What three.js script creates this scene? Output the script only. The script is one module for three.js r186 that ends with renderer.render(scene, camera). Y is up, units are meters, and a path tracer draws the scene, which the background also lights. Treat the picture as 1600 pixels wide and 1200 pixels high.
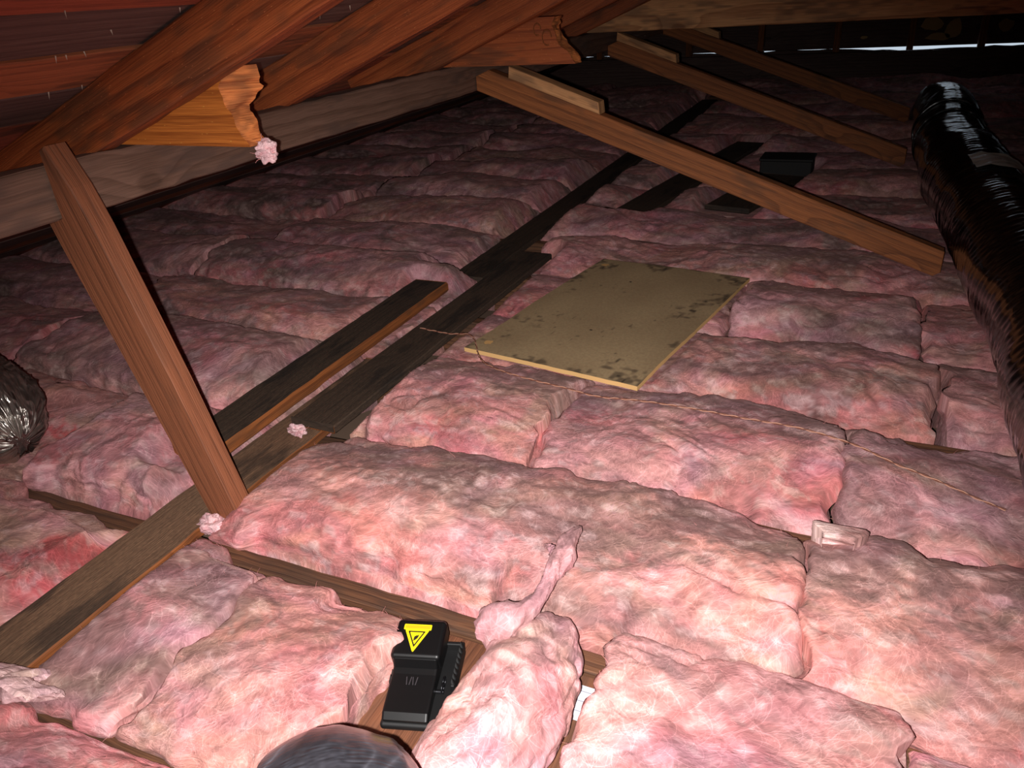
import * as THREE from 'three';
import { mergeGeometries } from 'three/addons/utils/BufferGeometryUtils.js';
import { RoundedBoxGeometry } from 'three/addons/geometries/RoundedBoxGeometry.js';

// ---------------------------------------------------------------- camera, light, exposure
const scene = new THREE.Scene();
const D2R = Math.PI / 180;
const camera = new THREE.PerspectiveCamera(53.13, 4 / 3, 0.02, 60);
camera.position.set(0, 1.09, 0);
camera.rotation.set(-27.4 * D2R, 26.7 * D2R, -4.32 * D2R, 'YXZ');
camera.updateMatrixWorld(true);

// overcast daylight outside: it only enters through the slot in the far gable
scene.background = new THREE.Color().setRGB(0.55, 0.64, 0.74);

// the phone's flash, beside its lens: the one lamp in this attic
const flash = new THREE.SpotLight(0xfffaf7, 12.2, 0, 49 * D2R, 1, 2);
flash.position.copy(new THREE.Vector3(-0.026, -0.012, 0).applyMatrix4(camera.matrixWorld));
flash.target.position.copy(new THREE.Vector3(-0.026, -0.46, -2).applyMatrix4(camera.matrixWorld));
flash.castShadow = true; flash.shadow.radius = 0.25; flash.shadow.mapSize.set(2048, 2048);
flash.name = 'phone_flash';
scene.add(flash, flash.target);

const renderer = new THREE.WebGLRenderer({ antialias: true });
renderer.toneMapping = THREE.LinearToneMapping;
renderer.toneMappingExposure = 1.0;
renderer.shadowMap.enabled = true;

// ---------------------------------------------------------------- numbers and noise
function rng(seed) { let s = seed >>> 0; return () => { s = (s + 0x6D2B79F5) >>> 0; let t = s; t = Math.imul(t ^ (t >>> 15), t | 1); t ^= t + Math.imul(t ^ (t >>> 7), t | 61); return ((t ^ (t >>> 14)) >>> 0) / 4294967296; }; }
const lerp = (a, b, t) => a + (b - a) * t, clamp = (v, a, b) => Math.min(b, Math.max(a, v));
const smooth = (a, b, v) => { const t = clamp((v - a) / (b - a), 0, 1); return t * t * (3 - 2 * t); };
function hash(x, y, z) { let h = Math.imul(x, 374761393) ^ Math.imul(y, 668265263) ^ Math.imul(z, 2147483647 - 1274126177); h = Math.imul(h ^ (h >>> 13), 1274126177); h ^= h >>> 16; return (h >>> 0) / 4294967296; }
function vn3(x, y, z) {   // value noise, -1..1
  const xi = Math.floor(x), yi = Math.floor(y), zi = Math.floor(z); let fx = x - xi, fy = y - yi, fz = z - zi;
  fx = fx * fx * fx * (fx * (fx * 6 - 15) + 10); fy = fy * fy * fy * (fy * (fy * 6 - 15) + 10); fz = fz * fz * fz * (fz * (fz * 6 - 15) + 10);
  const a = lerp(lerp(hash(xi, yi, zi), hash(xi + 1, yi, zi), fx), lerp(hash(xi, yi + 1, zi), hash(xi + 1, yi + 1, zi), fx), fy);
  const b = lerp(lerp(hash(xi, yi, zi + 1), hash(xi + 1, yi, zi + 1), fx), lerp(hash(xi, yi + 1, zi + 1), hash(xi + 1, yi + 1, zi + 1), fx), fy);
  return lerp(a, b, fz) * 2 - 1;
}
function fbm(x, y, z, n) { let s = 0, a = 0.5; for (let i = 0; i < n; i++) { s += a * vn3(x, y, z); a *= 0.5; x = x * 2.03 + 17.1; y = y * 2.03 + 5.7; z = z * 2.03 + 9.2; } return s; }
function pn2(x, y, px, py, seed) {   // periodic value noise, 0..1
  const xi = Math.floor(x), yi = Math.floor(y); let fx = x - xi, fy = y - yi; fx = fx * fx * (3 - 2 * fx); fy = fy * fy * (3 - 2 * fy);
  const m = (v, p) => ((v % p) + p) % p, x0 = m(xi, px), x1 = m(xi + 1, px), y0 = m(yi, py), y1 = m(yi + 1, py);
  return lerp(lerp(hash(x0, y0, seed), hash(x1, y0, seed), fx), lerp(hash(x0, y1, seed), hash(x1, y1, seed), fx), fy);
}
const lin = (r, g, b) => new THREE.Color().setRGB(r / 255, g / 255, b / 255, THREE.SRGBColorSpace);

// ---------------------------------------------------------------- textures
function dataTex(w, h, data, srgb) {
  const t = new THREE.DataTexture(data, w, h, THREE.RGBAFormat); t.wrapS = t.wrapT = THREE.RepeatWrapping;
  t.magFilter = THREE.LinearFilter; t.minFilter = THREE.LinearMipmapLinearFilter; t.generateMipmaps = true;
  if (srgb) t.colorSpace = THREE.SRGBColorSpace; t.needsUpdate = true; return t;
}
// glass wool: thousands of fine curved strands over soft clumps, 1 tile = 1.1 m
function woolTextures() {
  const N = 2048, F = new Float32Array(N * N), K = new Float32Array(N * N), B = new Float32Array(N * N), R = rng(11);
  for (let y = 0; y < N; y++) for (let x = 0; x < N; x++) {
    const u = x / N, v = y / N, w1 = pn2(u * 9, v * 9, 9, 9, 3), w2 = pn2(u * 9, v * 9, 9, 9, 4), w3 = pn2(u * 34, v * 34, 34, 34, 14), w4 = pn2(u * 34, v * 34, 34, 34, 15);
    const n = 0.5 * pn2(u * 24 + w1 * 5, v * 28 + w2 * 5, 24, 28, 5) + 0.3 * pn2(u * 66 + w4 * 4, v * 74 + w3 * 4, 66, 74, 6) + 0.2 * pn2(u * 220 + w3 * 6, v * 250 + w4 * 6, 220, 250, 7);
    const e1 = 1 - Math.abs(2 * pn2(u * 30 + w1 * 6 + w3 * 2, v * 36 + w2 * 6 + w4 * 2, 30, 36, 16) - 1), e2 = 1 - Math.abs(2 * pn2(u * 90 + w3 * 5, v * 104 + w4 * 5, 90, 104, 17) - 1);
    F[y * N + x] = (n - 0.5) * 2.1 + 0.5 * Math.pow(e1, 4) * (w3 - 0.15) + 0.35 * Math.pow(e2, 3) * (w1 - 0.15) - 0.15; B[y * N + x] = F[y * N + x];
    K[y * N + x] = pn2(u * 14 + w2 * 2.5, v * 18 + w1 * 2.5, 14, 18, 8);
  }
  for (let i = 0; i < 60000; i++) {
    let x = R() * N, y = R() * N; const big = R() < 0.15, len = big ? 60 + R() * 110 : 14 + R() * 60;
    let a = (pn2(x / N * 7, y / N * 7, 7, 7, 9) - 0.5) * 4.2 + (R() - 0.5) * 1.5; const da = (R() - 0.5) * 0.05;
    const s = (R() < 0.85 ? 1 : -0.5) * (big ? 0.3 : 0.2) * (0.3 + R());
    for (let k = 0; k < len; k++) {
      x += Math.cos(a); y += Math.sin(a); a += da + (R() - 0.5) * 0.06;
      const xi = ((Math.round(x) % N) + N) % N, yi = ((Math.round(y) % N) + N) % N, x2 = (xi + 1) % N, y2 = (yi + 1) % N, e = s * Math.sin(Math.PI * k / len);
      F[yi * N + xi] += e; F[yi * N + x2] += e * 0.6; F[y2 * N + xi] += e * 0.6; if (big) F[y2 * N + x2] += e * 0.6;
    }
  }
  const col = new Uint8Array(N * N * 4), bmp = new Uint8Array(N * N * 4);
  for (let i = 0; i < N * N; i++) {
    const f = clamp(F[i], -1.3, 1.5), k = K[i], l = clamp(0.83 + f * 0.2, 0.48, 1), w = smooth(0.2, 1.2, f), d = smooth(0.1, 1.2, -f);
    col[i * 4] = 255 * clamp(l * (1 + w * 0.02), 0, 1); col[i * 4 + 1] = 255 * clamp(l * (0.95 + 0.05 * k + w * 0.07 - d * 0.05), 0, 1);
    col[i * 4 + 2] = 255 * clamp(l * (0.98 - 0.06 * k + w * 0.06 - d * 0.06), 0, 1); col[i * 4 + 3] = 255;
    const b = 255 * clamp(0.45 + (0.8 * B[i] + 0.2 * f) * 0.33, 0, 1); bmp[i * 4] = bmp[i * 4 + 1] = bmp[i * 4 + 2] = b; bmp[i * 4 + 3] = 255;
  }
  return [dataTex(N, N, col, true), dataTex(N, N, bmp, false)];
}
const [woolMap, woolBump] = woolTextures();
// sawn softwood, grain along u, 1 tile = 2.4 m x 0.3 m
function woodMaterial(seed, light, dark, o = {}) {
  const W = 1024, H = 512, R = rng(seed), c = new Uint8Array(W * H * 4), b = new Uint8Array(W * H * 4);
  const knots = []; for (let i = 0; i < (o.knots ?? 5); i++) knots.push([R(), R(), 0.012 + R() * 0.012]);
  const L = light, Dk = dark, S = o.stain || [60, 48, 42], sa = o.stainAmount ?? 0.35, rings = o.rings ?? 11, G = o.grit ?? 0.0;
  for (let y = 0; y < H; y++) for (let x = 0; x < W; x++) {
    const u = x / W, v = y / H; let ring = v * rings + 1.5 * pn2(u * 3, v * 4, 3, 4, seed) + 0.5 * pn2(u * 9, v * 12, 9, 12, seed + 1), kn = 0;
    for (const [ku, kv, kr] of knots) { let du = (u - ku) - Math.round(u - ku), dv = (v - kv) - Math.round(v - kv); du *= 2.4; dv *= 0.3; const d = Math.hypot(du * 0.55, dv); ring += 1.7 * Math.exp(-d * d / (kr * kr * 6)); kn = Math.max(kn, smooth(kr, kr * 0.55, d)); }
    let s = ring - Math.floor(ring); s = Math.pow(s, 2.2) * (1 - smooth(0.93, 1, s));
    const fine = pn2(u * 40, v * 220, 40, 220, seed + 2), fine2 = pn2(u * 120, v * 480, 120, 480, seed + 3), cl = pn2(u * 5, v * 3, 5, 3, seed + 4);
    let t = clamp(s * 0.62 * (o.soft ?? 1) + (fine - 0.5) * 0.55 * (o.soft ?? 1) + (fine2 - 0.5) * 0.25 + (cl - 0.5) * 0.5 + kn * 0.55 + 0.12, 0, 1.15);
    const st = sa * smooth(0.5, 0.78, 0.65 * pn2(u * 14, v * 5, 14, 5, seed + 5) + 0.35 * pn2(u * 60, v * 30, 60, 30, seed + 6));
    const g = G * (pn2(u * 400, v * 200, 400, 200, seed + 7) - 0.5), sp = o.specks && hash(x, y, seed) > 0.9985 ? 1 : 0;
    for (let k = 0; k < 3; k++) { let q = lerp(L[k], Dk[k], t); q = lerp(q, S[k], st) * (1 + g); if (sp) q = Math.min(255, q * 1.7 + 40); c[(y * W + x) * 4 + k] = clamp(q, 0, 255); }
    c[(y * W + x) * 4 + 3] = 255; const h = 255 * clamp(0.75 - s * 0.3 - (fine - 0.5) * 0.5 - (fine2 - 0.5) * 0.3, 0, 1);
    b[(y * W + x) * 4] = b[(y * W + x) * 4 + 1] = b[(y * W + x) * 4 + 2] = h; b[(y * W + x) * 4 + 3] = 255;
  }
  const map = dataTex(W, H, c, true), bump = dataTex(W, H, b, false); map.repeat.set(1 / 2.4, 1 / 0.3); bump.repeat.set(1 / 2.4, 1 / 0.3);
  return new THREE.MeshStandardMaterial({ map, bumpMap: bump, bumpScale: 0.0012, roughness: o.rough ?? 0.72 });
}
const M = {
  rafter: woodMaterial(21, [178, 94, 50], [114, 52, 26], { rough: 0.55, specks: true, knots: 2, rings: 8 }),
  purlin: woodMaterial(22, [134, 102, 86], [94, 68, 54], { stain: [92, 72, 64], stainAmount: 0.6 }),
  collar: woodMaterial(23, [236, 176, 120], [170, 112, 70], { knots: 9, rings: 6 }),
  tie: woodMaterial(24, [206, 122, 52], [136, 70, 28], { specks: true, rough: 0.5 }),
  strut: woodMaterial(25, [146, 88, 58], [98, 56, 34], { rings: 14, knots: 1, stainAmount: 0.15 }),
  brace: woodMaterial(26, [176, 106, 58], [112, 64, 34], { knots: 6 }),
  plank: woodMaterial(27, [126, 96, 74], [92, 68, 52], { stain: [58, 46, 38], stainAmount: 0.6, grit: 0.25, knots: 3, soft: 0.5 }),
  plankDark: woodMaterial(28, [76, 60, 48], [48, 38, 31], { stain: [38, 31, 27], stainAmount: 0.7, grit: 0.3, knots: 3, soft: 0.6 }),
  plankEdge: woodMaterial(29, [156, 90, 44], [100, 54, 26], { stainAmount: 0.25 }),
  joist: woodMaterial(30, [122, 82, 56], [66, 42, 28], { rings: 16, knots: 2 }),
  board: woodMaterial(31, [128, 80, 54], [88, 52, 34], { rings: 14, knots: 1 }),
  roofRed: woodMaterial(32, [176, 92, 64], [116, 56, 38], {}),
  roofGrey: woodMaterial(33, [120, 94, 86], [84, 62, 58], { stain: [140, 122, 112], stainAmount: 0.35 }),
  roofTan: woodMaterial(34, [188, 112, 72], [130, 74, 48], {}),
};
M.plaster = new THREE.MeshStandardMaterial({ color: lin(120, 96, 80), roughness: 0.95 });
M.tornWood = new THREE.MeshStandardMaterial({ map: M.collar.map, bumpMap: M.collar.bumpMap, bumpScale: 0.003, color: lin(255, 205, 165), roughness: 0.85 });
M.nail = new THREE.MeshStandardMaterial({ color: lin(214, 196, 176), roughness: 0.5, metalness: 0.2 });
M.wool = new THREE.MeshPhysicalMaterial({ map: woolMap, bumpMap: woolBump, bumpScale: 0.0045, vertexColors: true, roughness: 1, sheen: 0.2, sheenRoughness: 0.7, sheenColor: lin(255, 190, 180) });
M.fibre = new THREE.MeshStandardMaterial({ color: lin(246, 196, 190), roughness: 0.9, vertexColors: true });

// ---------------------------------------------------------------- helpers
const NTH = ['first', 'second', 'third', 'fourth', 'fifth', 'sixth', 'seventh', 'eighth', 'ninth', 'tenth', 'eleventh', 'twelfth', 'thirteenth', 'fourteenth', 'fifteenth', 'sixteenth'];
const used = {};
function numbered(name) { const n = used[name] = (used[name] ?? -1) + 1; return n ? name + '_' + String(n).padStart(3, '0') : name; }
function shade(o) { o.traverse((m) => { if (m.isMesh) { m.castShadow = true; m.receiveShadow = true; } }); return o; }
function tag(o, label, category, group, kind) { o.userData = { label, category }; if (group) o.userData.group = group; if (kind) o.userData.kind = kind; return o; }
function baseAt(geo) {   // moves a world-space geometry so that its origin is its base; returns that base point
  geo.computeBoundingBox(); const b = geo.boundingBox, p = new THREE.Vector3((b.min.x + b.max.x) / 2, b.min.y, (b.min.z + b.max.z) / 2);
  geo.translate(-p.x, -p.y, -p.z); return p;
}
function thing(name, geo, mat, label, category, group) {
  const p = baseAt(geo), m = new THREE.Mesh(geo, mat); m.position.copy(p); m.name = numbered(name); tag(m, label, category, group); scene.add(shade(m)); return m;
}
function structure(name, geo, mat) { const m = thing(name, geo, mat); m.userData = { kind: 'structure' }; return m; }
function part(parent, name, geo, mat) {   // geo in world space
  parent.updateMatrixWorld(true); geo.applyMatrix4(parent.matrixWorld.clone().invert());
  const m = new THREE.Mesh(geo, mat); m.name = name; parent.add(shade(m)); return m;
}
function groupAt(name, x, y, z, label, category, group) { const g = new THREE.Group(); g.name = numbered(name); g.position.set(x, y, z); tag(g, label, category, group); scene.add(g); return g; }
const V = (x, y, z) => new THREE.Vector3(x, y, z);
function indexed(pos, uv, idx, col) {
  const g = new THREE.BufferGeometry(); g.setAttribute('position', new THREE.Float32BufferAttribute(pos, 3)); g.setAttribute('uv', new THREE.Float32BufferAttribute(uv, 2));
  if (col) g.setAttribute('color', new THREE.Float32BufferAttribute(col, 3)); g.setIndex(idx); g.computeVertexNormals(); return g;
}
function volume(g) { const p = g.attributes.position, i = g.index; let v = 0; const a = V(), b = V(), c = V(); for (let k = 0; k < i.count; k += 3) { a.fromBufferAttribute(p, i.getX(k)); b.fromBufferAttribute(p, i.getX(k + 1)); c.fromBufferAttribute(p, i.getX(k + 2)); v += a.dot(b.cross(c)); } return v; }
function flip(g) { const i = g.index; for (let k = 0; k < i.count; k += 3) { const t = i.getX(k); i.setX(k, i.getX(k + 1)); i.setX(k + 1, t); } g.computeVertexNormals(); return g; }
// a sawn timber from a to b: section w (across) by h (towards up), slightly worn arrises, grain along it
function timber(a, b, w, h, up = V(0, 1, 0), o = {}) {
  const ax = b.clone().sub(a), L = ax.length(); ax.normalize();
  const side = new THREE.Vector3().crossVectors(ax, up).normalize(), u2 = new THREE.Vector3().crossVectors(side, ax).normalize();
  const c = o.chamfer ?? 0.003, ring = [[-w / 2 + c, -h / 2], [w / 2 - c, -h / 2], [w / 2, -h / 2 + c], [w / 2, h / 2 - c], [w / 2 - c, h / 2], [-w / 2 + c, h / 2], [-w / 2, h / 2 - c], [-w / 2, -h / 2 + c]];
  const face = [0, 2, 2, 2, 1, 2, 2, 2], n = Math.max(2, Math.round(L / (o.step ?? 0.06))), sd = o.seed ?? (a.x * 7.3 + a.z * 3.1), rough = o.rough ?? 0.0015, bend = o.bend ?? 0.002;
  const pos = [], uv = [], idx = [[], [], []]; let per = 0;
  for (let k = 0; k < 8; k++) {   // each face strip has its own vertices, so arrises stay crisp
    const p = ring[k], q = ring[(k + 1) % 8], len = Math.hypot(q[0] - p[0], q[1] - p[1]), base = pos.length / 3;
    for (let i = 0; i <= n; i++) {
      const t = i / n, d = t * L, bw = bend * vn3(d * 1.5, sd, 0.5), bh = bend * vn3(d * 1.5, sd, 9.5);
      for (const [e, [py, pz]] of [[0, p], [1, q]]) {
        const r = i === 0 || i === n ? 0 : rough * vn3(d * 22, py * 40 + sd, pz * 40), r2 = i === 0 || i === n ? 0 : rough * vn3(d * 22 + 40, py * 40 + sd, pz * 40);
        const P = a.clone().addScaledVector(ax, d).addScaledVector(side, py + r + bw).addScaledVector(u2, pz + r2 + bh);
        pos.push(P.x, P.y, P.z); uv.push(d + sd * 0.37, per + e * len + sd * 0.11);
      }
    }
    for (let i = 0; i < n; i++) { const j = base + i * 2; idx[face[k]].push(j, j + 1, j + 2, j + 1, j + 3, j + 2); }
    per += len;
  }
  for (const end of [0, 1]) {
    const base = pos.length / 3, at = end ? b : a; for (const [py, pz] of ring) { const P = at.clone().addScaledVector(side, py).addScaledVector(u2, pz); pos.push(P.x, P.y, P.z); uv.push(py * 0.6 + sd, pz * 0.6); }
    for (let k = 1; k < 7; k++) end ? idx[2].push(base, base + k + 1, base + k) : idx[2].push(base, base + k, base + k + 1);
  }
  const g = new THREE.BufferGeometry(); g.setAttribute('position', new THREE.Float32BufferAttribute(pos, 3)); g.setAttribute('uv', new THREE.Float32BufferAttribute(uv, 2));
  g.setIndex([].concat(idx[0], idx[1], idx[2])); g.computeVertexNormals();
  if (volume(g) < 0) flip(g);
  if (o.faces) { g.addGroup(0, idx[0].length, 0); g.addGroup(idx[0].length, idx[1].length, 1); g.addGroup(idx[0].length + idx[1].length, idx[2].length, 2); }
  return g;
}
function box(x0, x1, y0, y1, z0, z1) { const g = new THREE.BoxGeometry(x1 - x0, y1 - y0, z1 - z0); g.translate((x0 + x1) / 2, (y0 + y1) / 2, (z0 + z1) / 2); return g; }
// a flat-sided timber whose side outline is a polygon in the x-y plane; grain follows the angle given
function cutTimber(pts, z0, z1, angle) {
  const c = Math.cos(angle), s = Math.sin(angle), sh = new THREE.Shape(pts.map(([x, y]) => new THREE.Vector2(x * c + y * s, -x * s + y * c)));
  const g = new THREE.ExtrudeGeometry(sh, { depth: z1 - z0 - 0.004, bevelEnabled: true, bevelThickness: 0.002, bevelSize: 0.002, bevelOffset: -0.002, bevelSegments: 1 });
  g.rotateZ(angle); g.translate(0, 0, z0 + 0.002); return g;
}

// ---------------------------------------------------------------- the attic's shell
const JOIST = 0.14;                                      // top of the ceiling joists above the ceiling
const roofY = (x) => 0.975 + 0.385 * (x + 1.32);         // underside of the roof boards, left slope
const RIDGE = 1.2, PITCH = Math.atan(0.385);
structure('floor', box(-3.7, 6.3, -0.03, 0, -7.75, 1.5), M.plaster);
{
  const roof = new THREE.Group(); roof.name = 'ceiling'; roof.userData = { kind: 'structure' }; scene.add(roof);
  const mats = [M.roofRed, M.roofGrey, M.roofTan];
  const deck = (x0, y0, x1, y1) => { const g = new THREE.BufferGeometry(); const t = 0.03, p = []; for (const z of [1.5, -7.9]) for (const [x, y] of [[x0, y0], [x1, y1], [x1, y1 + t], [x0, y0 + t]]) p.push(x, y, z);
    g.setAttribute('position', new THREE.Float32BufferAttribute(p, 3)); g.setAttribute('uv', new THREE.Float32BufferAttribute(p.flatMap((_, i) => (i % 3 ? [] : [p[i], p[i + 2]])), 2));
    g.setIndex([0, 1, 5, 0, 5, 4, 3, 6, 2, 3, 7, 6, 0, 4, 7, 0, 7, 3, 1, 2, 6, 1, 6, 5, 0, 3, 2, 0, 2, 1, 4, 5, 6, 4, 6, 7]); return g.toNonIndexed(); };
  const eave = -3.75, yr = roofY(RIDGE) + 0.02;
  for (const [x0, x1] of [[eave, RIDGE], [RIDGE, 2 * RIDGE - eave]]) { const g = deck(x0, x0 === eave ? roofY(eave) + 0.02 : yr, x1, x1 === RIDGE ? yr : roofY(eave) + 0.02); g.computeVertexNormals(); part(roof, 'roof_underlay', g, M.roofGrey); }
  const R = rng(5); let k = 0;
  for (let x = -1.01 - 0.152 * 17; x < RIDGE - 0.15; x += 0.152, k++) {
    const x0 = x + 0.003, x1 = x + 0.149, xm = (x0 + x1) / 2, wid = (x1 - x0) / Math.cos(PITCH), dz = R() * 0.004, m = mats[[0, 2, 0, 1, 2, 1][(k + 1) % 6]];
    const n = V(-Math.sin(PITCH), Math.cos(PITCH), 0), g = timber(V(xm, roofY(xm) + 0.0095 + dz, -7.7), V(xm, roofY(xm) + 0.0095 + dz, 1.45), wid, 0.018, n, { chamfer: 0.002, step: 0.12, seed: k * 3.7, rough: 0.001, bend: 0.003 });
    part(roof, 'roof_board', g, m);
  }
  // nail points and splinters that come through the roof boards
  for (const [x, z, l] of [[-1.0, -0.77, 0.012], [-1.155, -0.85, 0.012], [-1.152, -0.9, 0.009], [-1.157, -0.87, 0.008], [-1.31, -0.93, 0.014], [-1.3, -0.99, 0.01], [-1.02, -0.985, 0.008], [-1.08, -0.9, 0.008], [-1.09, -1.42, 0.014], [-1.0, -1.46, 0.012], [-1.07, -1.5, 0.01]]) {
    const g = new THREE.ConeGeometry(0.0014, l, 6); g.rotateX(Math.PI); g.rotateZ(0.3 * Math.sin(z * 90)); g.translate(x, roofY(x) - l / 2 + 0.003, z); part(roof, 'nail_point', g, M.nail);
  }
}
structure('wall_left', box(-3.76, -3.7, -0.03, 0.3, -7.75, 1.5), M.roofGrey);
structure('wall_right', box(6.2, 6.26, -0.03, 0.3, -7.75, 1.5), M.roofGrey);
function gable(z0, z1, bottom) { const s = new THREE.Shape(); s.moveTo(-3.75, bottom); s.lineTo(6.2, bottom); s.lineTo(6.2, Math.max(bottom, 0.12)); s.lineTo(RIDGE, roofY(RIDGE) + 0.03); s.lineTo(-3.75, Math.max(bottom, 0.12)); const g = new THREE.ExtrudeGeometry(s, { depth: z1 - z0, bevelEnabled: false }); g.translate(0, 0, z0); return g; }
structure('wall_near', gable(1.5, 1.55, -0.03), M.roofGrey);
{ // far gable: a low boarded wall, a slot of daylight on top of its plate, studs and boarding above
  { const s = new THREE.Shape(); s.moveTo(-3.75, -0.03); s.lineTo(6.2, -0.03); for (let i = 0; i <= 160; i++) { const x = lerp(6.2, -3.75, i / 160); s.lineTo(x, 0.408 + 0.014 * vn3(x * 2.2, 5, 1) + 0.006 * vn3(x * 9, 2, 6)); } const g = new THREE.ExtrudeGeometry(s, { depth: 0.06, bevelEnabled: false }); g.translate(0, 0, -7.66); structure('wall_far', g, M.roofGrey); }
  const s = new THREE.Shape(); s.moveTo(-3.75, 0.418); s.lineTo(6.2, 0.418); s.lineTo(RIDGE, roofY(RIDGE) + 0.03); s.lineTo(-2.8, 0.425); const vent = new THREE.Path(); vent.moveTo(0.12, 0.86); vent.lineTo(0.72, 0.86); vent.lineTo(0.72, 1.36); vent.lineTo(0.12, 1.36); s.holes.push(vent);
  const up = new THREE.ExtrudeGeometry(s, { depth: 0.06, bevelEnabled: false }); up.translate(0, 0, -7.72);
  const gv = groupAt('gable_vent', 0.42, 0.86, -7.655, 'wooden vent with daylight between its slats, high in the far gable', 'vent');
  for (const [x0, x1, y0, y1] of [[0.08, 0.13, 0.82, 1.4], [0.71, 0.76, 0.82, 1.4], [0.13, 0.71, 0.82, 0.87], [0.13, 0.71, 1.35, 1.4]]) part(gv, 'frame', box(x0, x1, y0, y1, -7.659, -7.635), M.brace);
  for (let i = 0; i < 4; i++) { const g = new THREE.BoxGeometry(0.58, 0.008, 0.05); g.rotateX(0.5); g.translate(0.42, 0.96 + i * 0.1, -7.69); part(gv, 'slat', g, M.brace); }
  structure('wall_upper', up, M.roofGrey);
  for (const x of [-2.6, -1.75, -1.12, -0.5, 0.06, 0.57, 1.15]) { const hgt = Math.min(roofY(x) - 0.02, 1.5); thing('wall_stud', timber(V(x, 0.402, -7.58), V(x, hgt, -7.58), 0.05, 0.09, V(0, 0, 1)), M.brace, 'rough upright stud of the dark far gable wall', 'stud', 'studs of the far gable wall'); }
  thing('wall_plate', timber(V(-3.3, 0.31, -7.565), V(2.6, 0.31, -7.565), 0.06, 0.17, V(0, 1, 0)), M.roofGrey, 'wooden beam along the foot of the far gable wall', 'beam');
  const R = rng(41);
  for (const [x, y, w, h] of [[0.2, 0.58, 0.16, 0.11], [0.36, 0.54, 0.13, 0.16], [0.26, 0.485, 0.2, 0.07], [0.72, 0.55, 0.12, 0.1], [-0.3, 0.5, 0.06, 0.03]]) {
    const s = new THREE.Shape(); for (let i = 0; i < 11; i++) { const a = i / 11 * 6.283, r = 0.5 * (0.75 + R() * 0.35); const q = [x + Math.cos(a) * w * r, y + Math.sin(a) * h * r]; i ? s.lineTo(...q) : s.moveTo(...q); }
    const g = new THREE.ExtrudeGeometry(s, { depth: 0.004, bevelEnabled: false }); g.translate(0, 0, -7.657);
    thing('torn_paper', g, new THREE.MeshStandardMaterial({ color: lin(226, 190, 128), roughness: 0.9 }), 'torn scrap of tan building paper stuck between studs of the gable wall', 'paper scrap', 'paper scraps on the far gable wall');
  }
}
// ceiling joists, running across the attic under the insulation
const JZ = [-0.0, -0.41, -0.817, -1.23, -1.637, -2.01, -2.42, -2.83, -3.24, -3.65, -4.06, -4.47, -4.88, -5.29, -5.7, -6.11, -6.52, -6.93, -7.34];
JZ.forEach((z, k) => thing('ceiling_joist', timber(V(-3.6, JOIST / 2, z), V(3.4, JOIST / 2, z), 0.042, JOIST - 0.001, V(0, 1, 0), { seed: k * 1.9, step: 0.05, rough: 0.002 }), M.joist,
  k === 2 ? 'dark grained joist exposed behind the black trap' : k === 3 ? 'joist mostly buried in wool, bared beside the wool with the white cut end' : k < 2 ? k ? 'ceiling joist buried under wool between the trap and the grey wrapped duct' : 'ceiling joist under the grey wrapped duct, next after the one beside it' : `brown joist buried in wool, ${NTH[k - 3]} joist beyond the one behind the trap`, 'joist', 'ceiling joists under the insulation'));

// ---------------------------------------------------------------- roof frame
const rafterY = (x) => 0.869 + 0.385 * (x + 1.32);       // underside of the rafters
const RAFTERS = [[-1.002, 'reddish rafter that crosses in front of the broken orange tie'], [-1.554, 'grained reddish rafter between the two broken ties'], [-2.246, 'dark reddish rafter that crosses in front of the tie with two round knots'],
  [-2.9, 'dark rafter behind the tie with two round knots'], [-3.555, 'dark rafter against the end of the whole collar tie']];
for (let i = 0; i < 5; i++) RAFTERS.push([-4.2 - i * 0.64, `rafter of the dark far roof, ${NTH[i]} one beyond the whole collar tie`]);
for (const [z, label] of RAFTERS) {
  const xe = -1.62, xr = RIDGE - 0.03, nx = -Math.sin(PITCH) * 0.0505, ny = Math.cos(PITCH) * 0.0505;
  thing('rafter', timber(V(xe + nx, rafterY(xe) + ny, z - 0.0225), V(xr + nx, rafterY(xr) + ny, z - 0.0225), 0.045, 0.1, V(0, 1, 0), { seed: z * 2.7, step: 0.05 }), M.rafter, label, 'rafter', 'rafters of the roof slope');
}
thing('roof_purlin', timber(V(-1.3425, 0.818, 0.9), V(-1.3425, 0.818, -7.5), 0.045, 0.095, V(0, 1, 0), { seed: 4, step: 0.05, rough: 0.0025, faces: true }), [M.plankEdge, M.purlin, M.purlin], 'long grey-brown purlin beam carrying the rafters', 'purlin');
// collar tie, whole
thing('collar_tie', timber(V(-1.3, 0.938, -3.628), V(2.4, 0.938, -3.628), 0.045, 0.13, V(0, 1, 0), { seed: 2.2 }), M.collar, 'whole tan collar tie with dark knots spanning the attic', 'collar tie');
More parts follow.
